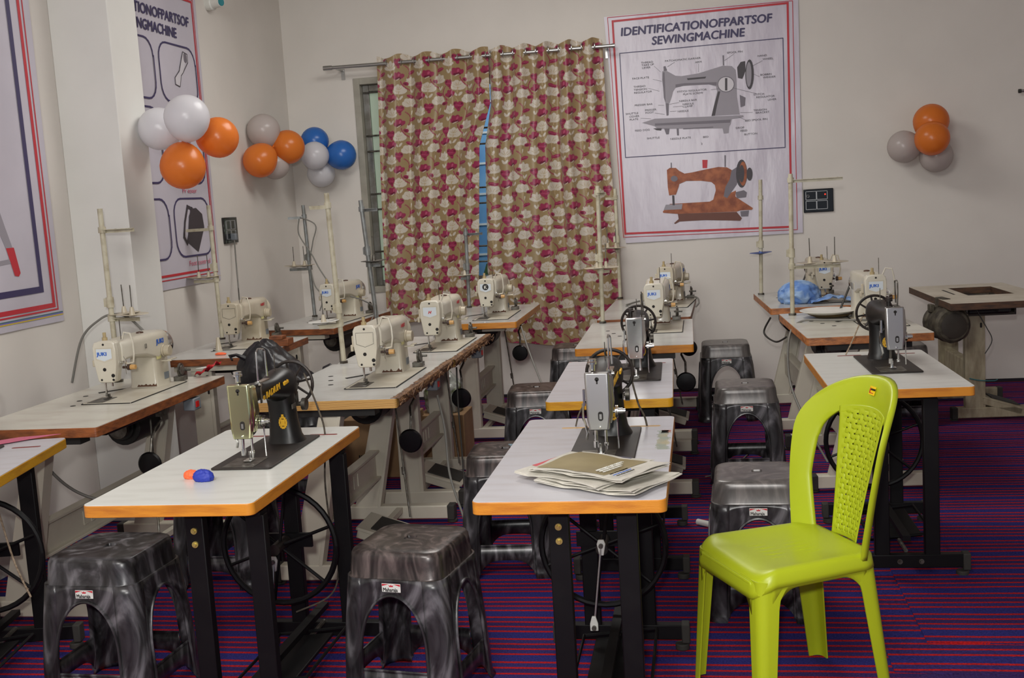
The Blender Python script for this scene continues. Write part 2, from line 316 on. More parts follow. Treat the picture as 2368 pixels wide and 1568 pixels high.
def ptext(body, cx, cy, size, mt, bold=0, sx=1., shear=0, ang=-4.6, crop=c1):
    x, zz = affine(*crop(cx, cy))
    return text(body, size, mt, t, Matrix.Translation((x, -.0045, zz)) @ Matrix.Rotation(R(-ang * 0 + (4.2)), 4, 'Y').inverted() @ FX @ Matrix.Identity(4), 'lettering', bold, shear, 'LEFT', sx, .0004)
# banner text is laid in world metres: lettering climbs with the banner's own slight tilt
def wtext(body, cx, cy, size, mt, bold=0, sx=1., shear=0, crop=c1, width=None, rot=.6):
    x, zz = affine(*crop(cx, cy))
    o = text(body, size, mt, t, Matrix.Identity(4), 'lettering', 0, shear, 'LEFT', 1, .0004)
    if bold > .001:
        d_ = o.data; n0 = len(d_.vertices); V_ = [v.co.copy() for v in d_.vertices]; F_ = [tuple(p.vertices) for p in d_.polygons]; vv = list(V_); ff = list(F_)
        for k_, (ax_, ay_) in enumerate(((.003, 0), (-.003, 0), (0, .002), (0, -.002))):
            ff += [tuple(i + len(vv) for i in f) for f in F_]; vv += [v + Vector((ax_, ay_, .00025 * (k_ + 1))) for v in V_]
        q_ = bpy.data.meshes.new('lettering'); q_.from_pydata(vv, [], ff); q_.materials.append(mt); o.data = q_
    if width:
        w = max(v.co.x for v in o.data.vertices) - min(v.co.x for v in o.data.vertices); sx = width / w
    o.data.transform(Matrix.Translation((x, -.0042, zz)) @ Matrix.Rotation(R(-rot), 4, 'Y') @ FX @ Matrix.Scale(sx, 4, (1, 0, 0)))
    return o
wtext('IDENTIFICATIONOFPARTSOF', 228, 396, .083, ink, .0014, shear=.12, width=1.095)
wtext('SEWINGMACHINE', 588, 498, .083, ink, .0014, shear=.12, width=.675)
for s_, x, y in (('THREAD', 465, 712), ('TAKE UP', 470, 740), ('LEVER', 476, 770), ('PATCHOMATIC DARNER', 740, 694), ('ARM', 1085, 710), ('SPOOL PIN', 1445, 606), ('HAND', 1788, 645), ('WHEEL', 1845, 680), ('FACE PLATE', 360, 892), ('THREAD', 375, 986), ('TENSION', 378, 1020), ('REGULATOR', 380, 1054), ('STITCH REGULATOR', 875, 1044), ('PLATE SCREW', 945, 1072), ('BOBBIN', 1820, 856), ('WINDER', 1850, 886), ('STITCH', 1745, 1078), ('REGULATOR', 1775, 1108), ('LEVER', 1905, 1136), ('PRESSER BAR', 385, 1198), ('NEEDLE BAR', 900, 1150), ('NEEDLE', 940, 1186), ('CLAMP', 940, 1214), ('PRESSER', 505, 1254), ('FOOT', 510, 1284), ('NEEDLE', 882, 1268), ('TENSION', 1745, 1256), ('BRACKET', 1770, 1284), ('SHUTTLE', 280, 1296), ('COVER', 322, 1328), ('PLATE', 326, 1362), ('BED SPOOL PIN', 1650, 1372), ('DROP', 1545, 1456)):
    wtext(s_, x, y, .0185, ink_d, .0003, 1.25)
for s_, x, y in (('FEED DOG', 386, 158), ('FEED', 1598, 156), ('BUTTON', 1642, 196), ('SHUTTLE', 525, 246), ('NEEDLE PLATE', 796, 252), ('BED', 1172, 228), ('2', 1150, 304)):
    wtext(s_, x, y, .0185, ink_d, .0003, 1.25, crop=c2)
# grey printed machine drawing
C = c1
flat([C(735, 790), C(760, 795), C(860, 850), C(930, 855), C(1120, 825), C(1400, 740), C(1500, 745), C(1545, 790), C(1555, 900), C(1560, 1090), C(1590, 1290), C(1270, 1310), C(1300, 1180), C(1335, 1030), C(1320, 970), C(1240, 950), C(950, 965), C(860, 985), C(830, 1030), C(815, 1090), C(790, 1160), C(745, 1170), C(720, 1000), C(705, 900), C(708, 800)], .002, ink_g2, 'machine_print')
flat([C(1270, 1310), C(1300, 1190), C(1345, 1030), C(1370, 1030), C(1335, 1180), C(1310, 1305)], .0028, ink_d, 'shade_print')
flat([C(860, 950), C(960, 935), C(1330, 925), C(1330, 965), C(1240, 950), C(950, 965), C(860, 985)], .0028, ink_g, 'shade_print')
flat([C(735, 810), C(745, 1160), C(725, 1100), C(712, 900), C(715, 810)], .0028, ink_g, 'shade_print')
flat([C(1560, 760), C(1600, 700), C(1650, 690), C(1655, 800), C(1620, 890), C(1570, 880)], .0028, ink_d, 'shade_print')
circ = lambda x, y, rx, ry, n=20, f=C: [f(x + rx * math.cos(2 * PI * k / n), y + ry * math.sin(2 * PI * k / n)) for k in range(n)]
flat(circ(1700, 840, 48, 168), .0028, ink_d, 'wheel_print'); flat(circ(1692, 840, 30, 140), .0036, ink_g2, 'wheel_print')
flat(circ(1435, 950, 98, 92), .0028, ink_g, 'dial_print'); flat(circ(1435, 950, 88, 82), .0034, ink_w, 'dial_print')
flat([C(1424, 880), C(1450, 880), C(1450, 1020), C(1424, 1020)], .004, ink_d, 'slot_print')
flat([C(990, 880), C(1210, 862), C(1200, 882), C(1000, 900)], .0028, ink_d, 'slot_print')
flat([C(745, 1165), C(782, 1165), C(778, 1300), C(755, 1305)], .0028, ink_g, 'needle_print')
flat([C(1395, 625), C(1410, 622), C(1414, 735), C(1400, 738)], .0028, ink_g, 'pin_print'); flat([C(722, 745), C(745, 740), C(765, 790), C(725, 795)], .0028, ink_g, 'pin_print')
flat([C(470, 1388), C(620, 1340), C(1630, 1300), C(1635, 1320), C(1500, 1345), C(1490, 1400), C(1460, 1450), C(650, 1458), C(615, 1425)], .002, ink_g2, 'bed_print')
flat([C(620, 1395), C(1490, 1350), C(1480, 1385), C(620, 1420)], .0028, ink_g, 'shade_print'); flat([C(600, 1452), C(700, 1450), C(690, 1475), C(640, 1472)], .0028, ink_d, 'shade_print')
flat([C(1590, 1070), C(1655, 1100), C(1650, 1190), C(1600, 1210)], .0028, ink_g, 'knob_print')
flat([c2(1375, 20), c2(1480, 20), c2(1465, 170), c2(1410, 178)], .002, ink_g2, 'leg_print'); flat([c2(945, 118), c2(1290, 98), c2(1290, 108), c2(945, 130)], .0028, ink_g, 'shade_print'); flat([c2(870, 120), c2(895, 120), c2(897, 200), c2(875, 200)], .0028, ink_g, 'leg_print'); flat([c2(725, 120), c2(790, 120), c2(780, 185), c2(750, 188)], .0028, ink_g, 'leg_print')
m = M()
for a, b in ((C(615, 740), C(688, 806)), (C(850, 697), C(768, 748)), (C(1125, 715), C(1125, 810)), (C(1520, 612), C(1418, 682)), (C(1842, 688), C(1738, 742)), (C(600, 890), C(700, 912)), (C(545, 992), C(672, 1024)), (C(1265, 1010), C(1350, 1000)), (C(1810, 865), C(1730, 830)), (C(1775, 1055), C(1490, 985)), (C(1735, 1268), C(1600, 1270)), (C(660, 1185), C(725, 1185)), (C(895, 1155), C(785, 1175)), (C(870, 1252), C(795, 1257)), (C(620, 1275), C(730, 1290)), (C(455, 1335), C(575, 1342)), (C(1650, 1350), C(1580, 1320)), (C(940, 1195), C(830, 1205))):
    quadline(a, b, .0016, .003, m)
P('leader_lines', m, ink_d, t, ang=0)
# brown printed machine
D = c2
flat([D(755, 600), D(790, 575), D(860, 575), D(900, 610), D(960, 640), D(1050, 625), D(1200, 590), D(1350, 560), D(1450, 565), D(1510, 600), D(1510, 660), D(1470, 740), D(1430, 800), D(1440, 880), D(1550, 830), D(1545, 900), D(1620, 950), D(1745, 1030), D(1735, 1050), D(1600, 1060), D(1560, 1075), D(880, 1110), D(710, 1100), D(705, 1085), D(790, 995), D(1250, 962), D(1290, 940), D(1320, 830), D(1310, 770), D(1270, 735), D(1150, 722), D(980, 725), D(900, 760), D(890, 800), D(860, 885), D(780, 895), D(765, 800), D(760, 700)], .002, ink_br, 'machine_print')
flat([D(880, 1110), D(1560, 1078), D(1620, 1150), D(1600, 1180), D(1200, 1178), D(900, 1200), D(850, 1228), D(835, 1220), D(890, 1170)], .002, ink_b2, 'stand_print')
flat([D(1500, 600), D(1560, 560), D(1600, 600), D(1560, 760), D(1450, 920), D(1410, 900), D(1430, 790), D(1480, 700)], .0028, ink_g, 'crank_print')
flat(circ(1615, 635, 64, 162, f=D), .0028, ink_d, 'wheel_print'); flat(circ(1630, 635, 44, 140, f=D), .0034, ink_br, 'wheel_print'); flat(circ(1615, 635, 30, 100, f=D), .0038, ink_d, 'wheel_print'); flat(circ(1705, 640, 34, 75, f=D), .004, ink_d, 'hub_print')
flat([D(1545, 850), D(1640, 825), D(1675, 850), D(1665, 905), D(1560, 920)], .0028, ink_g, 'knob_print'); flat([D(1600, 1070), D(1700, 1060), D(1690, 1125), D(1610, 1130)], .0028, ink_g, 'knob_print')
flat([D(1165, 480), D(1225, 480), D(1220, 575), D(1168, 575)], .0028, ink_r, 'spool_print'); flat([D(1418, 425), D(1434, 425), D(1434, 560), D(1420, 560)], .0028, ink_g, 'pin_print')
flat([D(740, 1005), D(935, 992), D(925, 1055), D(715, 1068)], .0028, ink_g2, 'plate_print'); flat([D(815, 895), D(840, 895), D(845, 1010), D(820, 1010)], .0028, ink_d, 'needle_print'); flat(circ(840, 700, 40, 34, f=D), .0028, ink_g, 'dial_print'); flat([D(800, 515), D(812, 515), D(812, 575), D(800, 575)], .0028, ink_g, 'pin_print')
# left wall banners; x axis of the drawing runs along +Y of the wall
def wallposter(label, y0, y1, z0, z1, sh):
    t = T('poster', label, 'poster', (XL + .006, 0, 0)); m = M(); g = []
    for i in range(25): g.append([(.0015 + .001 * math.sin(i * .9), y0 + (y1 - y0) * i / 24, z0 + (z1 - z0) * j / 20 + sh * (y1 - (y0 + (y1 - y0) * i / 24))) for j in range(21)])
    m.loft(g, False, closed=False); P('banner_sheet', m, vinyl2, t, ang=60); return t
WM = frame((0, 0, 0), (0, 1, 0), (0, 0, 1), (1, 0, 0))
def wl(pts, w, h, mt, nm, par, closed=True):
    m = M()
    for k_, (a, b) in enumerate(zip(pts, pts[1:] + (pts[:1] if closed else []))):
        h += .00013 * (1 if k_ else 0); a, b = Vector(a), Vector(b); d = (b - a).normalized(); n = Vector((-d.y, d.x)) * w / 2
        m.prism([tuple(p) for p in (a - n - d * w / 2, b - n + d * w / 2, b + n + d * w / 2, a + n - d * w / 2)], h, h + .0006, WM)
    return P(nm, m, mt, par, ang=0)
def wpoly(pts, h, mt, nm, par): return P(nm, M().prism(pts, h, h + .0006, WM), mt, par, ang=0)
t1 = wallposter('banner at far left with navy line and red borders on the left wall', 3.8, 5.11, 1.08, 2.95, 0)
wl([(3.75, 1.245), (4.945, 1.25), (4.925, 2.93), (3.75, 2.93)], .03, .004, ink, 'panel_outline', t1)
wl([(3.75, 1.165), (5.035, 1.165), (5.01, 2.95), (3.75, 2.95)], .022, .004, ink_r, 'thick_border', t1)
wl([(3.7, 1.143), (5.065, 1.143), (5.045, 2.96), (3.7, 2.96)], .008, .004, ink_r, 'thin_border', t1)
for i, (c_, nm) in enumerate(((mat('teal_ink', (70, 110, 120), .5), 'a'), (mat('violet_ink', (120, 110, 180), .5), 'b'), (mat('amber_ink', (206, 180, 60), .5), 'c'))): wl([(3.9, 1.126 - i * .006), (5.1, 1.126 - i * .006)], .006, .004, c_, 'footer_stripe', t1, False)
wpoly([(4.43, 1.75), (4.62, 1.76), (4.62, 1.80), (4.45, 1.80)], .004, ink_r, 'handle_print', t1)
wpoly([(4.70, 1.46), (4.76, 1.46), (4.79, 1.34), (4.775, 1.325), (4.745, 1.33)], .004, ink_r, 'cap_print', t1)
wpoly([(4.40, 1.78), (4.62, 1.80), (4.71, 1.56), (4.75, 1.46), (4.70, 1.46), (4.62, 1.62), (4.50, 1.65)], .0034, ink_g2, 'tool_print', t1)
wpoly([(4.3, 1.36), (4.74, 1.39), (4.74, 1.41), (4.3, 1.385)], .0034, ink_g2, 'tool_print', t1)
t2 = wallposter('banner behind the pillar with foot control picture on the left wall', 5.62, 7.0, 1.13, 2.93, 0)
for w, a, b, lo, hi in ((.014, 5.6, 6.935, 1.21, 2.9), (.006, 5.6, 6.955, 1.185, 2.915)): wl([(a, lo), (b, lo), (b, hi), (a, hi)], w, .004, ink_r, 'red_border', t2)
def rr_line(y0, y1, z0, z1, par):
    pts = rrect((y1 - y0) / 2, (z1 - z0) / 2, .1, 5, (y0 + y1) / 2, (z0 + z1) / 2); wl(pts, .011, .004, ink, 'panel_outline', par)
for y0, y1 in ((5.72, 6.34), (6.41, 6.905)):
    for z0, z1 in ((1.31, 1.665), (1.76, 2.20), (2.25, 2.60)): rr_line(y0, y1, z0, z1, t2)
def wltext(body, y, zz, size, mt, bold, width=None, shear=.1):
    o = text(body, size, mt, t2, Matrix.Identity(4), 'lettering', bold, shear, 'LEFT', 1, .0004); s = 1
    if width: s = width / (max(v.co.x for v in o.data.vertices) - min(v.co.x for v in o.data.vertices))
    o.data.transform(frame((.006, y, zz), (0, 1, 0), (0, 0, 1), (1, 0, 0)) @ Matrix.Scale(s, 4, (1, 0, 0)))
wltext('IDENTIFICATIONOFPARTSOF', 5.68, 2.735, .085, ink, .002, 1.185); wltext('SEWINGMACHINE', 5.98, 2.645, .085, ink, .002, .70)
wltext('Foot contr ol', 6.55, 1.25, .045, pink_ink, 0, .30, 0); wltext('Pr esser', 6.55, 1.70, .04, pink_ink, 0, .2, 0)
wpoly([(6.60, 2.36), (6.66, 2.35), (6.69, 2.42), (6.72, 2.44), (6.76, 2.50), (6.80, 2.53), (6.80, 2.56), (6.75, 2.57), (6.71, 2.52), (6.67, 2.44), (6.60, 2.40)], .004, ink_w, 'presser_print', t2)
wl([(6.60, 2.36), (6.66, 2.35), (6.69, 2.42), (6.72, 2.44), (6.80, 2.51), (6.80, 2.56), (6.74, 2.57), (6.67, 2.45), (6.60, 2.40)], .005, .0048, ink_d, 'outline_print', t2)
wpoly(rrect(.022, .03, .02, 4, 6.768, 2.535), .005, ink_g, 'hole_print', t2)
wpoly([(6.64, 1.60), (6.72, 1.605), (6.80, 1.565), (6.815, 1.48), (6.70, 1.33), (6.57, 1.39), (6.615, 1.52)], .004, ink_d, 'pedal_print', t2)
wl([(6.66, 1.60), (6.60, 1.615), (6.545, 1.52), (6.515, 1.43), (6.55, 1.39), (6.585, 1.44), (6.62, 1.55)], .02, .0048, ink_d, 'strap_print', t2)
# ------------------------------------------------------------------ curtains
def pattern(U, V):
    "floral print colour of the cloth at (U,V) metres, arrays"
    tw, th = .235, .347; K = .000723
    base = np.array(lin((162, 138, 98))[:3]); col = np.ones(U.shape + (3,)) * base
    mag = np.array(lin((156, 44, 82))[:3]); mag2 = np.array(lin((112, 22, 54))[:3]); mag3 = np.array(lin((190, 84, 118))[:3]); wht = np.array(lin((212, 202, 188))[:3]); tan = np.array(lin((190, 168, 130))[:3])
    u = np.mod(U, tw); v = np.mod(V, th)
    def rel(cx, cy): # nearest periodic offset in drawing units, y down
        x = (u - cx * K + tw * 20.5) % tw - tw / 2; y = (v + cy * K + th * 20.5) % th - th / 2
        return x / K, -y / K
    def ell(cx, cy, rx, ry, a, c):
        x, y = rel(cx, cy); ca, sa = math.cos(R(a)), math.sin(R(a)); X = x * ca + y * sa; Y = -x * sa + y * ca
        col[(X / rx) ** 2 + (Y / ry) ** 2 < 1] = c
    def stem(pts, w, c):
        P_ = [np.array(p, float) for p in pts]
        for k in range(17):
            q = k / 16; p = (1 - q) ** 2 * P_[0] + 2 * q * (1 - q) * P_[1] + q * q * P_[2]; ell(p[0], p[1], w, w * 1.6, 0, c)
    def bloom(cx, cy, w, h, fl):
        for ang, d, rx, ry in ((-70, .26, .17, .30), (-34, .27, .17, .36), (2, .26, .17, .38), (40, .27, .17, .34), (76, .24, .15, .28)):
            ang *= fl; ell(cx + math.sin(R(ang)) * d * w, cy + .10 * h - math.cos(R(ang)) * d * h, 1.15 * rx * w, 1.12 * ry * h, ang, wht)
        for ang in (-48, -14, 24, 58): ang *= fl; ell(cx + math.sin(R(ang)) * .26 * w, cy + .12 * h - math.cos(R(ang)) * .26 * h, 2.6, .20 * h, ang, tan)
        ell(cx, cy + .34 * h, 4, .16 * h, 0, tan)
    def tulip(cx, cy, w, h, fl):
        for ang, d, rx, ry in ((-72, .30, .17, .28), (-30, .26, .20, .34), (12, .24, .20, .34), (52, .28, .18, .30)):
            a_ = ang * fl; ell(cx + math.sin(R(a_)) * d * w, cy + .08 * h - math.cos(R(a_)) * d * h, 1.1 * rx * w, 1.08 * ry * h, a_, mag)
        ell(cx - fl * .12 * w, cy + .10 * h, .17 * w, .10 * h, -20 * fl, mag2); ell(cx + fl * .12 * w, cy + .05 * h, .14 * w, .12 * h, 30 * fl, mag2); ell(cx, cy + .18 * h, .20 * w, 4, -28 * fl, wht)
        ell(cx + fl * .10 * w, cy - .22 * h, .07 * w, .16 * h, 14 * fl, mag3)
    def bell(cx, cy, w, h):
        ell(cx - .2 * w, cy - .14 * h, .26 * w, .26 * h, 0, mag); ell(cx + .2 * w, cy - .14 * h, .26 * w, .26 * h, 0, mag); ell(cx, cy, .32 * w, .30 * h, 0, mag); ell(cx + .08 * w, cy + .28 * h, .15 * w, .24 * h, -12, mag)
        ell(cx - .3 * w, cy - .2 * h, .10 * w, .09 * h, 0, mag2); ell(cx + .32 * w, cy - .2 * h, .10 * w, .09 * h, 0, mag2); ell(cx, cy - .04 * h, .30 * w, 3, 8, mag3); ell(cx + .05 * w, cy + .2 * h, .16 * w, 4, 0, mag2)
    def leaf(cx, cy, a): ell(cx, cy, 45, 19, a, mag); ell(cx, cy, 34, 6, a, mag3); ell(cx, cy + 3, 34, 3, a, mag2)
    bloom(838, 932, 128, 118, 1); bloom(715, 532, 136, 122, -1); bloom(820, 662, 160, 112, 1); bloom(955, 772, 108, 124, 1); bloom(1045, 512, 84, 90, -1)
    for x, y, a_ in ((838, 1015, -35), (862, 1012, 35), (700, 605, -40), (738, 600, 32), (836, 752, 20), (936, 850, -30), (962, 848, 30)): ell(x, y, 10, 24, a_, wht)
    stem([(700, 640), (735, 690), (700, 720)], 2.6, tan); stem([(820, 720), (830, 770), (850, 790)], 2.6, tan)
    stem([(865, 585), (930, 640), (900, 752)], 4.2, mag); stem([(770, 748), (850, 800), (800, 880)], 4.2, mag); stem([(740, 912), (750, 975), (822, 1005)], 4.2, mag); stem([(905, 520), (850, 600), (925, 660)], 4.2, mag)
    tulip(962, 612, 112, 112, 1); tulip(716, 872, 116, 112, 1); bell(945, 497, 96, 112); bell(716, 722, 96, 112); leaf(826, 590, 18); leaf(852, 824, -14)
    ell(892, 690, 28, 18, -10, mag); ell(885, 694, 16, 9, -10, mag2); ell(782, 936, 26, 20, 20, mag); ell(778, 940, 14, 9, 20, mag2)
    return col
def satin_mat():
    m = bpy.data.materials.new('flowered_satin'); m.use_nodes = True; nt = m.node_tree; N = nt.nodes; L = nt.links; b = N['Principled BSDF']; o = N['Material Output']
    a = N.new('ShaderNodeVertexColor'); a.layer_name = 'print'; L.new(a.outputs[0], b.inputs[0]); b.inputs['Roughness'].default_value = .38; b.inputs['Sheen Weight'].default_value = .25; b.inputs['Specular IOR Level'].default_value = .6
    tr = N.new('ShaderNodeBsdfTranslucent'); L.new(a.outputs[0], tr.inputs[0]); x = N.new('ShaderNodeMixShader'); x.inputs[0].default_value = .22
    L.new(b.outputs[0], x.inputs[1]); L.new(tr.outputs[0], x.inputs[2]); L.new(x.outputs[0], o.inputs[0]); return m
sat = satin_mat()
def interp(z, ks):
    zs = [k[0] for k in ks]; xs = [k[1] for k in ks]; return np.interp(z, zs, xs)
def curtain(label, left, right, bot, cloth, folds, ph, seed):
    nu, nv = 330, 560
    u = np.linspace(0, 1, nu); v = np.linspace(0, 1, nv); Uu, Vv = np.meshgrid(u, v, indexing='ij')
    ztop = 2.655 + .014 * np.cos(2 * PI * folds * Uu + ph); zb = bot(Uu); Zz = zb + (ztop - zb) * Vv
    xl = interp(Zz, left); xr = interp(Zz, right)
    wob = .012 * np.sin(Uu * 17 + Zz * 1.3 + seed) * (1 - Vv) ; uu = Uu + wob
    X = xl + (xr - xl) * np.clip(uu + .006 * np.sin(4 * PI * folds * Uu + ph), 0, 1)
    amp = .034 * (.55 + .45 * Vv) ; Y = 8.40 + amp * np.sin(2 * PI * folds * Uu + ph) + .012 * np.sin(2 * PI * (folds * .57) * Uu + Zz * .8 + seed) * (1 - Vv) + .006 * np.sin(40 * Uu + seed)
    vs = np.stack([X, Y, Zz], -1).reshape(-1, 3); idx = np.arange(nu * nv).reshape(nu, nv)
    fs = np.stack([idx[:-1, :-1], idx[1:, :-1], idx[1:, 1:], idx[:-1, 1:]], -1).reshape(-1, 4)
    me = bpy.data.meshes.new('curtain'); me.from_pydata(vs.tolist(), [], fs.tolist()); me.update(); me.polygons.foreach_set('use_smooth', [True] * len(me.polygons))
    c = pattern(Uu * cloth + seed * .1, Zz); ca = me.color_attributes.new('print', 'FLOAT_COLOR', 'POINT'); ca.data.foreach_set('color', np.concatenate([c.reshape(-1, 3), np.ones((nu * nv, 1))], 1).astype(np.float32).ravel())
    me.materials.append(sat); o = bpy.data.objects.new('curtain', me); COL.objects.link(o); tag(o, label, 'curtain', None)
    for k in range(int(folds * 2) + 1):
        uk = (k * PI - ph) / (2 * PI * folds)
        if .02 < uk < .98:
            x = float(interp(2.61, left) + (interp(2.61, right) - interp(2.61, left)) * uk); m = M(); n = 16
            m.tube([(x + .006 * (1 if k % 2 else -1) * math.cos(2 * PI * i / n), 8.40 + .0 + .021 * math.cos(2 * PI * i / n) * 1, 2.606 + .024 * math.sin(2 * PI * i / n)) for i in range(n)], .0045, 6, closed=True); P('eyelet', m, satin, o)
    return o
curtain('left flowered satin curtain sweeping beside the pale window edge', [(.5, -2.44), (1.3, -2.41), (2.3, -2.365), (2.7, -2.35)], [(.5, -1.66), (.95, -1.67), (1.3, -1.645), (1.95, -1.60), (2.12, -1.545), (2.25, -1.50), (2.7, -1.49)], lambda u: .64 + 0 * u, .90, 4, .6, 1.)
curtain('right flowered satin curtain reaching lower, beside the sewing banner', [(.4, -1.47), (.75, -1.56), (1.0, -1.60), (1.3, -1.585), (1.95, -1.56), (2.25, -1.50), (2.7, -1.49)], [(.4, -.58), (1.2, -.60), (2.0, -.635), (2.7, -.645)], lambda u: .46 - .055 * np.sin(u * 2.4) + 0 * u, .97, 5, 2.2, 3.)
t = T('curtain_rod', 'steel curtain rod above the flowered curtains', 'curtain rod', (0, 8.40, 2.607))
P('rod', M().cyl((-2.75, 0, .0), (-.555, 0, -.01), .0135), satin, t); P('end_cap', M().cyl((-2.765, 0, 0), (-2.70, 0, 0), .018), satin, t); P('end_cap', M().cyl((-.575, 0, -.01), (-.552, 0, -.01), .016), satin, t)
for x in (-2.66, -1.5, -.62): P('bracket', M().box((x, .075, -.012), (.02, .15, .012)).box((x, .145, -.04), (.028, .008, .08)), satin, t)
t = T('curtain_rod', 'dark ended rod tip at the right edge of the back wall', 'curtain rod', (2.23, 8.44, 2.066))
P('rod', M().cyl((0, 0, 0), (1.6, 0, 0), .011), satin, t); P('end_cap', M().cyl((-.006, 0, 0), (.012, 0, 0), .014), rubber, t); P('bracket', M().box((.5, .055, 0), (.02, .11, .02)), satin, t)
# lamp holder on left wall
t = T('lamp_holder', 'small white lamp holder high on the left wall', 'lamp holder', (XL, 7.2, 2.93)); P('base', M().cyl((0, 0, 0), (.05, -.01, 0), .045), white_pl, t, bevel=.006); P('socket', M().cyl((.05, -.01, 0), (.11, -.03, 0), .034, .03), white_pl, t); P('contact_ring', M().cyl((.108, -.03, 0), (.116, -.032, 0), .026), mat('teal_plastic', (40, 130, 140), .4), t)
# switch boards
gloss = mat('glossy_black_panel', (9, 9, 10), .06, coat=.5); line_m = mat('silver_line', (190, 190, 190), .3, metal=.6)
t = T('switch_board', 'glossy black switch board with red light beside the large banner', 'switch board', (.868, YB, 1.39))
P('cover_plate', M().box((0, -.008, 0), (.212, .016, .17)), gloss, t, bevel=.004)
for i in (0, 1):
    for j in (0, 1):
        x, zz = -.053 + i * .078, .038 - j * .07; m = M()
        for a in ((0, .03, .076, .003), (0, -.03, .076, .003)): m.box((x + a[0], -.018, zz + a[1]), (a[2], .002, a[3]))
        for a in (-.037, .037): m.box((x + a, -.018, zz), (.003, .002, .062))
        P('module_frame', m, line_m, t); P('module', M().box((x, -.0165, zz), (.07, .003, .056)), gloss, t)
P('indicator_light', M().cyl((.047, -.021, .043), (.047, -.018, .043), .005, n=10), mat('red_led', (255, 40, 20), .4, emit=((255, 40, 20), 3)), t)
m = M(); n = 14; m.tube([(-.075 + .009 * math.cos(2 * PI * i / n), -.019, .035 + .009 * math.sin(2 * PI * i / n)) for i in range(n)], .0015, 5, closed=True); P('socket_ring', m, line_m, t)
t = T('switch_board', 'black switch board with a plug on the left wall beyond the pillar', 'switch board', (XL, 7.22, 1.445))
P('cover_plate', M().box((.008, 0, 0), (.016, .22, .175)), gloss, t, bevel=.004)
for i in (0, 1):
    for j in (0, 1):
        y, zz = -.04 + i * .075, .036 - j * .066; m = M()
        for s in (-1, 1): m.box((.018, y, zz + s * .029), (.002, .072, .003)).box((.018, y + s * .035, zz), (.002, .003, .06))
        P('module_frame', m, line_m, t)
P('plug', M().box((.035, -.01, -.045), (.04, .035, .045)), grey_pl, t, bevel=.006)
# balloons
def balloon(label, c, r, mt, ax=(0, 0, 1), group=None):
    t = T('balloon', label, 'balloon', c, 0, group); d = Vector(ax).normalized(); q = Vector((0, 0, 1)).rotation_difference(d).to_matrix().to_4x4()
    pr = []
    for k in range(19):
        a = PI * k / 18; s = math.sin(a); zz = -math.cos(a); rr = r * s * (1 - .07 * max(0, -zz)); pr.append((max(rr, .001), r * zz * (1.1 if zz < 0 else 1.0)))
    P('skin', M().lathe(pr, q, 32), mt, t, ang=80); P('knot', M().lathe([(.004, -r * 1.1 - .012), (.011, -r * 1.1 - .014), (.004, -r * 1.1), (.004, -r * 1.08)], q, 8), mt, t); return t
balloon('large white balloon at the top of the cluster by the pillar', (-2.50, 5.38, 2.043), .113, bal_w, (.2, -.4, .8))
balloon('white balloon touching the pillar edge, left in its cluster', (-2.72, 5.52, 2.010), .109, bal_w, (-.9, 0, .1))
balloon('orange balloon hanging lowest in the cluster by the pillar', (-2.565, 5.42, 1.806), .114, bal_o, (0, -.2, -.9))
balloon('orange balloon at the right behind the large white one by the pillar', (-2.44, 5.6, 1.95), .105, bal_o, (.9, .2, 0))
balloon('pale white balloon above two orange ones near the room corner', (-3.02, 7.72, 2.125), .118, bal_t, (-.2, 0, 1))
balloon('orange balloon lower left near the room corner', (-3.01, 7.58, 1.912), .118, bal_o, (-.7, -.3, -.7))
balloon('orange balloon in front of the room corner left of the blue ones', (-2.88, 7.80, 2.004), .121, bal_o, (1, 0, .2))
balloon('pale balloon mostly hidden below the corner orange pair', (-2.98, 7.78, 1.885), .105, bal_t, (.2, .1, -.9))
balloon('blue balloon peeking above the grey white one left of the window', (-2.84, 8.28, 2.06), .107, bal_b, (0, .1, 1))
balloon('blue balloon beside the window frame edge', (-2.645, 8.30, 1.945), .112, bal_b, (1, .1, 0))
balloon('greyish white balloon in the middle of the blue pair', (-2.81, 8.17, 1.948), .105, bal_w, (-.3, -.9, 0))
balloon('greyish white balloon lowest in the group left of the window', (-2.83, 8.34, 1.822), .107, bal_w, (0, .1, -1))
balloon('orange balloon at the top of the cluster on the right wall side', (1.62, 8.33, 1.895), .121, bal_o, (.1, 0, 1))
balloon('orange balloon overlapping the middle of the right cluster', (1.60, 8.20, 1.775), .117, bal_o, (0, -.9, -.2))
balloon('white balloon at the left of the right cluster', (1.44, 8.36, 1.735), .112, bal_t, (-1, 0, 0))
balloon('white balloon lowest at the right of the right cluster', (1.66, 8.38, 1.66), .115, bal_t, (.2, 0, -1))
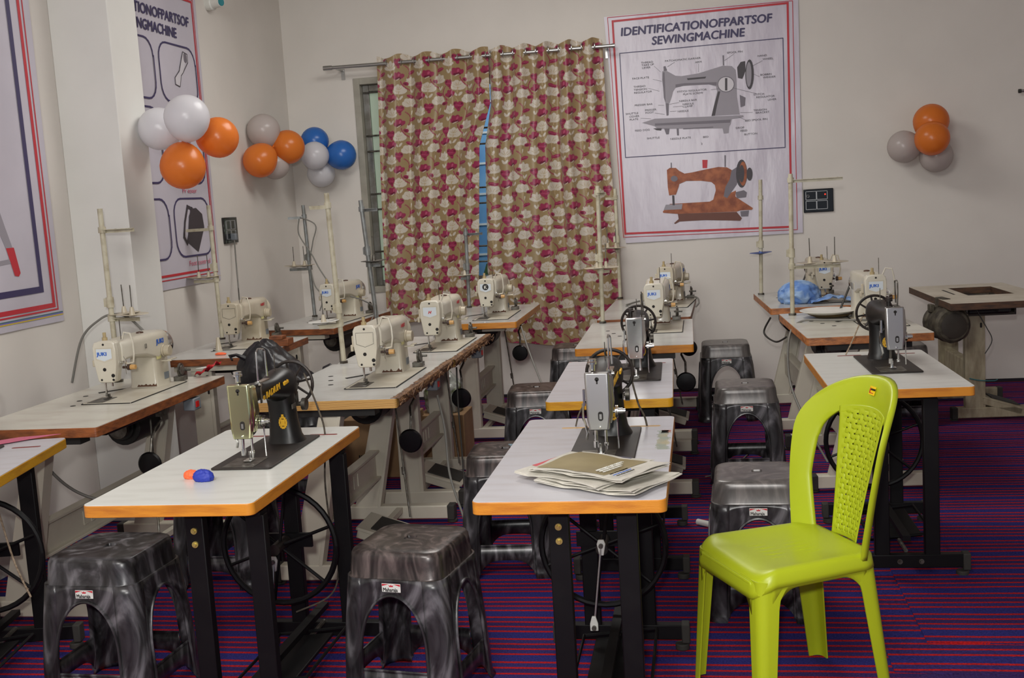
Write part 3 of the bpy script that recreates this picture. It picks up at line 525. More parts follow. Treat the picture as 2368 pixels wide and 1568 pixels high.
# ------------------------------------------------------------------ stools
def make_stool(label, top_mt):
    t = T('plastic_stool', label, 'stool'); H = .505; ZL = .425
    def half(z): return .138 + .0 if z > .5 else (.150 + (.485 - z) * .10 if z > ZL else .165 + (ZL - z) * .062)
    def peri(u, side, z, hs):  # u in [-1,1] along a side, rounded corner
        r = .055; a = hs * u
        L_ = hs - r
        if abs(a) <= L_: p = (a, -hs)
        else:
            s = 1 if a > 0 else -1; th = (abs(a) - L_) / r * (PI / 4); p = (s * (L_ + r * math.sin(th)), -(L_ + r * math.cos(th)))
        c, s_ = ((1, 0), (0, 1), (-1, 0), (0, -1))[side]; return (p[0] * c - p[1] * s_, p[0] * s_ + p[1] * c, z)
    us = [-1 + 2 * i / 16 for i in range(16)]
    def ring(z, hs): return [peri(u, sd, z, hs) for sd in range(4) for u in us]
    m = M(); rings = []
    for f in (.02, .12, .13, .5, .8): rings.append([(p[0] * f, p[1] * f, H - (.006 if f < .125 else .0) + .0) for p in ring(H, .142)])
    rings += [ring(H - .001, .142), ring(H - .005, .149), ring(H - .014, .1535), ring(H - .03, .155), ring(ZL + .003, .159), ring(ZL - .001, .1605), ring(ZL - .003, .166)]
    m.loft(rings, False); m.f.append(tuple(reversed(range(len(us) * 4)))); P('seat', m, top_mt, t, ang=40)
    w = .60; zs, za = .21, .375
    cols_leg = [w + (1 - w) * i / 6 for i in range(7)]
    def hsz(z): return .1655 + (ZL - z) * .062
    for sd in range(4):
        m = M(); cols = []
        lst = [(u, sd) for u in cols_leg] + [(-u, (sd + 1) % 4) for u in reversed(cols_leg[:-1])]
        for u, s2 in lst:
            zz = [ZL - .002 + (zs - ZL) * i / 8 for i in range(9)] + [zs * (1 - i / 10) for i in range(1, 11)]
            c = []
            for z in zz:
                uu = u * (1 if abs(u) > .99 else 1); bulge = .006 * max(0, math.sin(PI * min(1, (ZL - z) / ZL))) * (abs(u) - w) / (1 - w)
                hs = hsz(z) + bulge + (.008 if z < .012 else 0)
                c.append(peri(uu, s2, z, hs))
            cols.append(c)
        m.loft(cols, False, closed=False); P('leg', m, stool_m, t, ang=60, solid=.005)
        m = M(); cols = []; rim = []
        for i in range(25):
            u = -w * math.cos(PI * i / 24); ze = zs + (za - zs) * math.sqrt(max(0, 1 - (u / w) ** 2)); zz = [ZL - .002 + (ze - ZL) * k / 8 for k in range(9)]
            cols.append([peri(u, sd, z, hsz(z)) for z in zz]); rim.append(peri(u, sd, ze, hsz(ze) + .002))
        m.loft(cols, False, closed=False)
        rim = [peri(-w, sd, .02 + (zs - .02) * k / 8, hsz(.02 + (zs - .02) * k / 8) + .002) for k in range(8)] + rim + [peri(w, sd, zs - (zs - .02) * k / 8, hsz(zs - (zs - .02) * k / 8) + .002) for k in range(1, 9)]
        m.tube(rim, .0055, 6); P('side_arch', m, stool_m, t, ang=60, solid=.004)
        m = M(); cols = []
        for i in range(17):
            u = -w * math.cos(PI * i / 16); lo = .075 + .0 - .05 * (abs(u) / w) ** 4; cols.append([peri(u, sd, z, hsz(z) - .004) for z in (.135, .10, lo)])
        m.loft(cols, False, closed=False); m.tube([peri(-w + 2 * w * i / 8, sd, .137, hsz(.137) - .004) for i in range(9)], .0045, 6); P('crossbar', m, stool_m, t, solid=.004)
    st = P('sticker', M().box((.0, -.1672, .397), (.062, .0015, .030)), white_pl, t, bevel=.0005)
    mx = lambda x, z: Matrix.Translation((x, -.1682, z)) @ FX
    text('Maharaja', .0165, black_ink, st, mx(-.0275, .3875), 'lettering', .0003, 0, 'LEFT', .82)
    for s in (-1, 1): P('flourish', M().prism([(s * .03, .4105), (s * .008, .4105), (s * .03, .404)], .1680, .1686, Matrix(((1, 0, 0, 0), (0, 0, -1, 0), (0, 1, 0, 0), (0, 0, 0, 1)))), ink_r, st, ang=0)
    P('crown', M().prism([(-.006, .402), (.006, .402), (.0075, .4085), (.003, .405), (0, .4095), (-.003, .405), (-.0075, .4085)], .1680, .1687, Matrix(((1, 0, 0, 0), (0, 0, -1, 0), (0, 1, 0, 0), (0, 0, 0, 1)))), ink_r, st, ang=0)
    return t
st0 = make_stool('dark marbled stool nearest the camera at the lower left corner', stool_m)
st0.location = (-1.935, 3.29, 0); st0.rotation_euler.z = R(-3)
stb = make_stool('brown-stained marbled stool between the two front treadle tables', stool_t); stb.location = (-.937, 3.34, 0); stb.rotation_euler.z = R(-9)
std = make_stool('dusty topped stool directly behind the green chair', stool_dust); std.location = (.172, 4.10, 0); std.rotation_euler.z = R(-2)
for src, loc, rz, lb in ((stb, (-.84, 4.57), 3, 'stool with blue paint flecks left of the centre treadle table'), (std, (.205, 5.97), 0, 'grey topped stool second behind the green chair'), (std, (.14, 7.58), 1, 'farthest stool against the white back wall'),
                         (stb, (-.92, 6.06), 4, 'brown topped stool left of the second treadle table'), (stb, (-.88, 7.72), 0, 'stool under the curtain hem behind the brown topped one'), (std, (1.19, 7.22), 0, 'stool half hidden at the right behind the right treadle table'),
                         (st0, (-2.06, 4.45), 0, 'dark stool under the left treadle table'), (st0, (-2.17, 5.72), 0, 'dark stool carrying the black plastic bag'), (st0, (-1.98, 6.75), 0, 'dark stool in the shade beyond the splintered table')):
    dup(src, (loc[0], loc[1], 0), R(rz), lb)
m = M()
for k in range(16):
    a = random.uniform(-.05, .05); b = random.uniform(-.03, .03); m.box((-.78 + a, 4.62 + b, .5065), (random.uniform(.006, .03), random.uniform(.004, .01), .001), None)
tag(P('paint_fleck', m, mat('pale_blue_paint', (150, 180, 196), .5)), 'pale blue paint flecks on the stool left of the centre table', 'paint', None)['kind'] = 'stuff'
# ------------------------------------------------------------------ green chair
def chair():
    t = T('plastic_chair', 'lime green plastic chair with woven pattern backrest in the right foreground', 'chair', (.215, 3.36, 0), R(26)); t.scale = (.96,) * 3; HS = .482
    # seat
    m = M(); n = 14; rings = []
    def out(f, dz, grow=0):
        pts = rrect(.20 + grow, .205 + grow, .06, n); o = []
        for x, y in pts:
            x *= f; y *= f; taper = 1 - .09 * (x + .2) / .4; o.append((x, y * taper, HS + dz - .030 * max(0, (-x - .13) / .07) ** 2 * (1 if f <= 1 else 1)))
        return o
    for f, dz in ((.02, -.016), (.3, -.015), (.6, -.011), (.85, -.004), (.94, 0)): rings.append(out(f, dz))
    rings += [out(1, -.002), out(1, -.009, .006), out(1, -.03, .009), out(1, -.045, .011)]
    m.loft(rings, False); m.f.append(tuple(reversed(range(len(rings[0]))))); P('seat', m, green_ch, t, ang=50, solid=.004)
    for i in range(9): # moulded ribs
        y = -.13 + i * .0325; P('seat_rib', M().tube([(-.12 + k * .03, y * (1 - .06 * k / 8), HS - .0135 + .004 * abs(k - 4) / 4) for k in range(9)], .0022, 5), green_ch, t)
    # legs: quarter-pipe channels that widen into the aprons
    for sx in (-1, 1):
        for sy in (-1, 1):
            m = M(); rings = []
            for k in range(17):
                q = k / 16; z = (HS - .03) * (1 - q); w = .068 - .022 * q + .05 * max(0, 1 - q * 6) ** 2; rr = .034 - .008 * q
                x0 = sx * (.204 + .022 * q + (.022 * q if sx > 0 else 0)); y0 = sy * ((.209 if sx < 0 else .192) + .022 * q)
                o = [(x0 - sx * w, y0)] + [(x0 - sx * rr + sx * rr * math.sin(a_), y0 - sy * rr + sy * rr * math.cos(a_)) for a_ in [PI / 2 * j / 6 for j in range(7)]] + [(x0, y0 - sy * w)]
                i_ = [(x0 - sx * .005, y0 - sy * w)] + [(x0 - sx * rr + sx * (rr - .005) * math.sin(a_), y0 - sy * rr + sy * (rr - .005) * math.cos(a_)) for a_ in [PI / 2 * j / 6 for j in range(6, -1, -1)]] + [(x0 - sx * w, y0 - sy * .005)]
                rings.append([(a_, b_, z) for a_, b_ in o + i_])
            m.loft(rings, True); P('leg', m, green_ch, t, ang=50)
    for sy in (-1, 1):
        m = M(); cols = []
        for i in range(29):
            u = -1 + i / 14; zl = HS - .056 - .075 * max(0, (abs(u) - .45) / .55) ** 2.4; cols.append([(u * .165, sy * (.2095 - .0095 * (u + 1) + .022 * .12), z) for z in (HS - .03, HS - .045, zl)])
        m.loft(cols, False, closed=False); P('apron', m, green_ch, t, solid=.004)
    for sx in (-1, 1):
        m = M(); cols = []
        for i in range(29):
            u = -1 + i / 14; zl = HS - .060 - .075 * max(0, (abs(u) - .45) / .55) ** 2.4; cols.append([(sx * .206, u * .165, z) for z in (HS - .035, HS - .045, zl)])
        m.loft(cols, False, closed=False); P('apron', m, green_ch, t, solid=.004)
    # back frame: band between outer and inner curve on a leaning, concave surface
    ZT = .978
    def bx(y, z): h = (z - HS) ; return .165 + .20 * h + .10 * h * h + .115 * (1 - (y / .235) ** 2) - .055
    def hw_out(z): q = (z - HS) / (ZT - HS); return .200 + .036 * math.sin(min(1, q * 1.15) * PI * .62)
    def outer(s): # s -1..1 from one base over the top to the other
        a = abs(s); sg = 1 if s > 0 else -1
        if a > .34: z = HS - .02 + (1 - a) / .66 * (.80 - HS + .02); return (sg * hw_out(z), z)
        th = a / .34 * PI / 2; return (sg * hw_out(.80) * math.sin(th) ** .85, .80 + (ZT - .80) * math.cos(th) ** .95)
    def inner(s):
        a = abs(s); sg = 1 if s > 0 else -1
        if a > .34: z = HS - .02 + (1 - a) / .66 * (.78 - HS + .02); return (sg * (hw_out(z) - .050 - .014 * abs(1 - (z - HS) / .17)), z)
        th = a / .34 * PI / 2; return (sg * (hw_out(.78) - .050 - .014 * .97) * math.sin(th) ** .85, .78 + (.885 - .78) * math.cos(th) ** .95)
    m = M(); cols = []
    for i in range(73):
        s = 1 - 2 * i / 72; o, n_ = outer(s), inner(s); c = []
        c.append((bx(o[0], o[1]) + .024, o[0] * 1.012, o[1] + .004)); c.append((bx(o[0], o[1]) + .008, o[0] * 1.014, o[1] + .004))
        for k in range(7):
            f = k / 6; y = o[0] * (1 - f) + n_[0] * f; z = o[1] * (1 - f) + n_[1] * f; c.append((bx(y, z) - .004 * math.sin(PI * f), y, z))
        c.append((bx(n_[0], n_[1]) + .010, n_[0] * .98, n_[1] - .001)); cols.append(c)
    m.loft(cols, False, closed=False); P('back_frame', m, green_ch, t, ang=60, solid=.0035)
    # splat with woven relief and holes
    m = M(); NC, NR = 8, 24
    def sp(u, v):
        z = HS - .012 + v * (.893 - HS + .012); hw = .068 + .054 * v ** 1.3; 
        if v > .93: z = z - .012 * (abs(u)) ** 2
        return (u * hw, z)
    NI, NJ = NC * 4 + 8, NR * 4 + 8; vs = []; fs = []
    for i in range(NI + 1):
        for j in range(NJ + 1):
            uu = -1 + 2 * i / NI; vv = .012 + .975 * j / NJ; y, z = sp(uu, vv); d = 0
            if 4 <= i <= NC * 4 + 4 and 4 <= j <= NR * 4 + 4:
                ci, cj, fi, fj = (i - 4) // 4, (j - 4) // 4, (i - 4) % 4, (j - 4) % 4
                d = -.0016 if (fi == 0 and (ci + cj) % 2) or (fj == 0 and not (ci + cj) % 2) else .0016
            vs.append((bx(y, z) - d, y, z))
    for i in range(NI):
        for j in range(NJ):
            if 4 <= i < NC * 4 + 4 and 4 <= j < NR * 4 + 4:
                ci, cj, fi, fj = (i - 4) // 4, (j - 4) // 4, (i - 4) % 4, (j - 4) % 4
                if fj == 0 and fi == (0 if cj % 2 else 2): continue
            q = i * (NJ + 1) + j; fs.append((q, q + NJ + 1, q + NJ + 2, q + 1))
    m.add(vs, fs); P('woven_splat', m, green_ch, t, ang=40, solid=.0035)
    y, z = -.055, .905; xx = bx(y, .93) - .0075
    st = P('sticker', M().box((0, 0, 0), (.002, .036, .028)), mat('yellow_sticker', (246, 206, 20), .4), t); st.location = (bx(.0, .935) - .0065, .0, .938); st.rotation_euler = (0, R(18), R(-9))
    text('HIGHWAY', .0085, black_ink, st, frame((-.0013, .009, .001), (0, -1, 0), (0, 0, 1), (-1, 0, 0)), 'lettering', .0003, .2, 'LEFT', .75)
    P('flame_mark', M().prism([(-.015, -.008), (-.010, -.010), (-.010, .002), (-.012, .010), (-.016, .004)], .0012, .0018, frame((0, 0, 0), (0, -1, 0), (0, 0, 1), (-1, 0, 0))), red_pl, st, ang=0)
    text('Plastic Furniture', .0045, ink_r, st, frame((-.0013, .009, -.009), (0, -1, 0), (0, 0, 1), (-1, 0, 0)), 'lettering', 0, 0, 'LEFT', .7)
    return t
chair()
# ------------------------------------------------------------------ treadle tables
def screw(x, y, z, r, par, mt=gold, ax=(0, -1, 0), name='bolt'):
    a = Vector(ax); return P(name, M().cyl((x, y, z), Vector((x, y, z)) + a * .004, r, n=16).cyl(Vector((x, y, z)) + a * .004, Vector((x, y, z)) + a * .009, r * .6, r * .5, n=12), mt, par)
brass = mat('brass_bolt', (206, 190, 110), .3, metal=.7)
def treadle(label, x, y, rz, L_, Wd, top, edge, off, ny=-.36, fy=.36, slots=slot_m, stain=False, dz=.02):
    t = T('treadle_table', label, 'table', (x, y, 0), rz); H = .76; hx, hy = Wd / 2, L_ / 2
    P('edge_band', M().prism(rrect(hx, hy, .022), H - .036, H - .0015), edge, t, bevel=.002); P('tabletop', M().prism(rrect(hx - .0015, hy - .0015, .021), H - .0015, H), top, t)
    for s in (-1, 1):
        cx = .045 + s * .115; P('belt_slot', M().prism(rrect(.052, .0085, .008, 3, cx, .375), H, H + .0006), slots, t)
    if stain:
        m = M(); 
        for k in range(46): m.box((hx - .026 + random.uniform(-.008, .004), .03 + .27 * k / 46, H + .0006), (random.uniform(.026, .038), .0065, .0006))
        P('torn_sticker', M().box((hx - .022, .285, H + .0006), (.030, .03, .0006)).box((hx - .026, .262, H + .0006), (.024, .012, .0006)), mat('faded_red_print', (186, 130, 116), .7), t); P('torn_sticker', m, mat('faded_print', (186, 176, 146), .7, col2=(160, 168, 158), scale=12, lo=.4, hi=.6), t)
    m = M(); P('underframe', M().box((off - .03, -.02, H - .052), (.18, L_ - .26, .03)), black_l, t)
    for yy in (ny, fy):
        for s in (-1, 1):
            m = M().box((off + s * .093, yy, .39), (.056, .032, .62)); P('leg', m, black_l, t, bevel=.003)
            if yy == ny:
                if s < 0:
                    for zz in (.655, .615): screw(off - .093, yy - .016, zz, .0095, t, brass)
        P('top_plate', M().box((off, yy, .705), (.23, .05, .01)), black_l, t)
        f = P('foot_bar', M().box((off, yy, .064), (.42, .036, .052)), black_l, t, bevel=.003)
        for s in (-1, 1):
            P('rubber_cap', M().box((off + s * .218, yy, .060), (.028, .046, .066)).cyl((off + s * .205, yy, .0), (off + s * .205, yy, .022), .024), rubber, f, bevel=.004)
        if yy == ny:
            for xx in (-.03, .05): screw(off + xx, yy - .018, .064, .010, f, dull)
    P('side_rail', M().box((off, (ny + fy) / 2, .15), (.03, fy - ny, .02)), black_l, t)
    # flywheel
    wc = Vector((.012, fy - .09, .395)); wh = T0('flywheel', t); m = M(); n = 40; r = .205
    m.tube([wc + Vector((math.cos(2 * PI * i / n) * r, 0, math.sin(2 * PI * i / n) * r)) for i in range(n)], .0105, 8, closed=True)
    w = P('flywheel', m, black_l, t)
    for k in range(6):
        a = R(20 + 60 * k); P('spoke', M().cyl(wc, wc + Vector((math.cos(a) * r, 0, math.sin(a) * r)), .006, n=8), black_l, w)
    P('hub', M().cyl(wc + Vector((0, -.05, 0)), wc + Vector((0, .06, 0)), .02, n=14), iron_m, w)
    P('axle_bracket', M().box((wc.x, wc.y + .07, wc.z), (.19, .012, .05)), black_l, t)
    c0 = wc + Vector((.0, -.065, dz)); c1_ = Vector((wc.x - .03 * (dz > 0), wc.y - .12, .16)); pit = P('pitman_rod', M().cyl(c0, c1_, .0035, n=8), satin, t)
    for c_, s in ((c0, -1), (c1_, 1)):
        P('rod_end', M().prism([(-.014, .004), (-.009, .018), (.009, .018), (.014, .004), (.007, -.034), (-.007, -.034)] if s < 0 else [(-.013, -.012), (.013, -.012), (.013, .012), (.006, .036), (-.006, .036), (-.013, .012)], -.005, .005, Matrix.Translation(c_) @ FX), white_pl, pit, bevel=.002); P('pivot_bolt', M().cyl(c_ + Vector((0, -.016, 0)), c_, .0075, n=12), dull, pit)
    # pedal
    m = M(); mx = Matrix.Translation((off + .01, -.02, .105)) @ Matrix.Rotation(R(-6), 4, 'Y'); m.box((0, 0, 0), (.16, .36, .012), mx)
    pd = P('pedal', m, black_l, t, bevel=.003)
    P('pedal_frame', M().tube([mx @ Vector(p) for p in ((-.12, -.2, .01), (.12, -.2, .01), (.12, .2, .01), (-.12, .2, .01))], .006, 6, closed=True), black_l, pd)
    P('pedal_pivot', M().cyl((off, ny + .02, .095), (off, fy - .02, .095), .008, n=8), dull, t)
    return t
def T0(*a): return None
T1 = treadle('white treadle table with dark yellow edge, left foreground', -1.497, 3.357, R(.0), 1.02, .512, lam_w, edge_o, .125, -.40, .34, dz=-.035)
T2 = treadle('lilac white treadle table holding the newspapers, centre foreground', -.366, 3.358, 0, 1.07, .512, lam_l, edge_o, .05, -.40, .32, wood_slot, True)
T3 = treadle('second white treadle table behind the newspaper table', -.378, 4.735, R(1.2), 1.01, .49, lam_l, edge_y, .05)
T4 = treadle('white treadle table behind the green chair at right', .712, 4.755, R(1.0), .955, .515, lam_w, edge_o, .025)
T5 = treadle('cropped treadle table at the left edge with pink strip', -2.52, 3.25, R(10.9), 1.03, .515, lam_l, edge_y, .06)
# ------------------------------------------------------------------ treadle machine heads
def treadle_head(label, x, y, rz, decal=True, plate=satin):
    t = T('treadle_machine', label, 'sewing machine', (x, y, .7605), rz)
    P('bed', M().prism(rrect(.1, .238, .012), 0, .006), bed_m, t, bevel=.002)
    P('slide_plate', M().box((-.012, -.165, .0066), (.105, .125, .0016)), dull, t, bevel=.0005); P('feed_dog', M().box((-.012, -.122, .0082), (.012, .03, .002)), chrome, t)
    # column and arm in one cast body
    def ell(cx, cy, cz, rx, rz_, ax, n=20, pw=2.6):
        o = []
        for k in range(n):
            a = 2 * PI * k / n; c, s = math.cos(a), math.sin(a); X = rx * math.copysign(abs(c) ** (2 / pw), c); Y = rz_ * math.copysign(abs(s) ** (2 / pw), s); o.append((cx + X, cy + Y * ax[1], cz + Y * ax[2]))
        return o
    m = M(); R_ = []
    for z, rx, ry, dx in ((.005, .066, .055, .01), (.012, .062, .052, .01), (.03, .054, .046, .008), (.08, .048, .041, .005), (.13, .046, .039, .003), (.165, .048, .041, 0)): R_.append(ell(dx, .148, z, rx, ry, (0, 1, 0)))
    R_.append(ell(0, .152, .195, .050, .050, (0, .92, -.38) if False else (0, 1, .25)))
    m.loft(R_, True); m2 = []
    for yy, zc, rx, rz_ in ((.215, .19, .030, .034), (.205, .195, .044, .050), (.18, .198, .052, .058), (.14, .200, .052, .058), (.10, .202, .046, .048), (.05, .205, .037, .036), (-.02, .213, .031, .028), (-.08, .220, .029, .027), (-.12, .215, .031, .034), (-.14, .205, .033, .044), (-.175, .20, .033, .050), (-.185, .20, .031, .048)):
        m2.append(ell(0, yy, zc, rx, rz_, (0, 0, 1)))
    m.loft(m2, True)
    # head drop
    m.loft([ell(0, -.158, z, rx, ry, (0, 1, 0)) for z, rx, ry in ((.245, .030, .026), (.20, .033, .029), (.14, .033, .028), (.10, .028, .024), (.092, .02, .016))], True)
    P('arm', m, black_m, t, ang=50)
    f = M(); out = [(-.038, .262), (.036, .262), (.037, .14), (.030, .088), (-.030, .088), (-.036, .12)]
    rings = []
    for yy, g in ((-.182, 1), (-.198, .97), (-.202, .88)): rings.append([(px * g, yy, .175 + (pz - .175) * (1 if g == 1 else .985)) for px, pz in out])
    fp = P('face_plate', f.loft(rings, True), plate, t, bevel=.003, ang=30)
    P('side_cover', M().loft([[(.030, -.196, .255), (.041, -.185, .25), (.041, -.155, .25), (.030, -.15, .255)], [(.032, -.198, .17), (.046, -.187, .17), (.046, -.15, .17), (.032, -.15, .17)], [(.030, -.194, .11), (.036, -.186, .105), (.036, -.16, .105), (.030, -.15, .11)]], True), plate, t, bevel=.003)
    P('oil_hole', M().cyl((0, -.2035, .243), (0, -.2015, .243), .0062).box((0, -.2025, .235), (.0045, .002, .012)), hole_m, fp)
    P('window_slot', M().prism(rrect(.0075, .014, .007, 4, .006, .132), .2018, .2032, FX), hole_m, fp); P('slot_block', M().box((.006, -.2036, .131), (.007, .001, .015)), satin, fp); screw(.003, -.2018, .099, .0035, fp, chrome)
    P('presser_bar', M().cyl((.016, -.165, .02 if decal else .045), (.016, -.165, .09), .004, n=10), chrome, t); P('needle_bar', M().cyl((-.014, -.165, .035), (-.014, -.165, .09), .0055, n=10), dull if not decal else chrome, t)
    P('needle_clamp', M().cyl((-.014, -.165, .03), (-.014, -.165, .05), .008, n=10), chrome, t); P('needle', M().cyl((-.012, -.16, .008), (-.014, -.163, .04), .0012, n=6), chrome, t)
    P('presser_foot', M().box((-.004, -.15, .011), (.026, .036, .004)).box((-.004, -.140, .024), (.008, .008, .026)).cyl((.016, -.165, .035), (.016, -.165, .045), .007), chrome, t, bevel=.001)
    P('regulator_knob', M().cyl((-.016, -.155, .262), (-.016, -.155, .282), .009).cyl((-.016, -.155, .282), (-.016, -.155, .288), .0155).cyl((-.016, -.155, .291), (-.016, -.155, .297), .0135), chrome if decal else iron_m, t)
    g = [(.028, -.10, .25), (.030, -.103, .31), (.030, -.101, .35), (.030, -.085, .358), (.030, -.045, .353), (.032, -.036, .345), (.034, -.036, .262)]
    P('spool_guard', M().tube(g, .003, 8).box((.03, -.07, .252), (.02, .08, .004)), chrome if decal else dull, t)
    P('spool_pin', M().cyl((0, .12, .255), (0, .12, .31), .0018, n=6), dull, t)
    P('take_up_lever', M().box((.040, -.115, .215), (.003, .012, .055)).cyl((.038, -.12, .245), (.046, -.12, .245), .006), chrome, t)
    P('tension_disc', M().cyl((.036, -.145, .135), (.046, -.145, .135), .005).cyl((.046, -.145, .135), (.049, -.145, .135), .019).cyl((.051, -.145, .135), (.054, -.145, .135), .019).cyl((.054, -.145, .135), (.068, -.145, .135), .010).cyl((.062, -.145, .135), (.076, -.145, .135), .0075), chrome, t)
    P('tension_rod', M().cyl((.050, -.14, .02), (.050, -.14, .125), .0025, n=8), chrome, t)
    P('lifter_lever', M().tube([(-.034, -.15, .17), (-.05, -.15, .16), (-.052, -.15, .12), (-.046, -.15, .10), (-.040, -.145, .07), (-.046, -.14, .05)], .004, 6).box((-.046, -.15, .18), (.006, .012, .05)), chrome, t)
    wc = Vector((0, .262, .188)); n = 36; r = .077; m = M(); m.tube([wc + Vector((math.cos(2 * PI * i / n) * r, 0, math.sin(2 * PI * i / n) * r)) for i in range(n)], .0058, 8, closed=True)
    w = P('hand_wheel', m, iron_m, t)
    for k in range(8):
        a = R(10 + 45 * k); P('spoke', M().cyl(wc, wc + Vector((math.cos(a) * r, 0, math.sin(a) * r)), .0055, .004, n=6), iron_m, w)
    P('hub', M().cyl(wc + Vector((0, -.05, 0)), wc + Vector((0, .018, 0)), .022).cyl(wc + Vector((0, .018, 0)), wc + Vector((0, .026, 0)), .015), iron_m, w)
    P('bobbin_winder', M().cyl((.052, .215, .12), (.066, .215, .12), .022).cyl((.03, .215, .12), (.052, .215, .12), .006).box((.03, .215, .14), (.012, .016, .05)), dull, t)
    if decal:
        q = frame((.0345, -.075, .198), (0, 1, 0), (0, 0, 1), (1, 0, 0))
        text('RADIUM', .030, gold, t, frame((.0362, -.062, .192), (.085, .985, .14), (0, -.14, .985), (1, 0, 0)), 'lettering', .0006, .1, 'LEFT', .92, .0014); text('Wlesic', .017, gold, t, frame((.0492, .062, .212), (.06, .985, .16), (0, -.16, .985), (1, 0, 0)), 'lettering', .0003, .2, 'LEFT', .8, .005)
        P('oval_decal', M().prism(rrect(.009, .007, .006, 4), 0, .0012, frame((.0345, -.078, .198), (0, 1, 0), (0, 0, 1), (1, 0, 0))), gold, t)
    m = M()
    for k in range(14): a = 2 * PI * k / 14; m.box((.018 + math.cos(a) * .012, .1045 - .0 , .078 + math.sin(a) * .018), (.006, .003, .008))
    m.box((.018, .1045, .078), (.015, .003, .022)).box((.018, .1045, .102), (.008, .003, .009)); P('crest_decal', m, gold, t, bevel=.0006)
    P('badge', M().box((.052, .13, .13), (.003, .034, .016)), dull, t)
    return t
Q = treadle_head('black treadle machine with gold lettering on the left front table', -1.438, 3.47, 0, True, mat('green_reflection_chrome', (214, 217, 172), .14, metal=1.))  # plate's green tint paints in the reflection of something green facing it
m = [o for o in Q.children if o.name.startswith('face_plate')]
treadle_head('black treadle machine with brushed face plate behind the newspapers', -.315, 3.465, 0)
treadle_head('black treadle machine on the second centre table', -.285, 4.86, R(1), False, chrome)
treadle_head('black treadle machine seen from behind on the right table', .752, 4.85, R(1.5), False)
treadle_head('treadle machine at the left frame edge, only its wheel visible', -2.585, 3.42, R(10.9), False)
def cord(label, pts, r, mt, cat='belt', name='drive_belt', sub=8):
    P_ = [Vector(p) for p in pts]; o = []
    for i in range(len(P_) - 1):
        a, b, c, d = P_[max(i - 1, 0)], P_[i], P_[i + 1], P_[min(i + 2, len(P_) - 1)]
        for k in range(sub):
            q = k / sub; o.append(.5 * ((2 * b) + (c - a) * q + (2 * a - 5 * b + 4 * c - d) * q * q + (3 * b - a - 3 * c + d) * q ** 3))
    o.append(P_[-1]); return tag(P(name, M().tube(o, r, 6), mt, ang=80), label, cat)
cord('frayed dark belt hanging from the left front machine wheel', [(-1.385, 3.72, .985), (-1.345, 3.72, .86), (-1.33, 3.73, .765), (-1.33, 3.69, .60), (-1.32, 3.68, .45), (-1.31, 3.70, .30), (-1.33, 3.66, .2), (-1.45, 3.62, .15)], .0035, cord_m)
cord('frayed belt from the machine wheel behind the newspapers', [(-.245, 3.73, .93), (-.225, 3.73, .84), (-.20, 3.735, .765), (-.19, 3.68, .6)], .0035, cord_m)
cord('frayed belt end left of the machine behind the newspapers', [(-.36, 3.72, .90), (-.42, 3.73, .82), (-.44, 3.735, .765)], .003, cord_m)
cord('light cord from the wheel of the right table machine', [(.70, 5.11, .95), (.66, 5.12, .85), (.62, 5.12, .765)], .003, cord_w)
cord('twisted pale cord at the left edge table', [(-2.66, 3.60, .95), (-2.60, 3.62, .84), (-2.56, 3.62, .765)], .0035, cord_w)
cord('twisted pale cord hanging under the left edge table', [(-2.47, 3.46, .72), (-2.43, 3.45, .55), (-2.375, 3.42, .4), (-2.33, 3.42, .28)], .0035, cord_w)
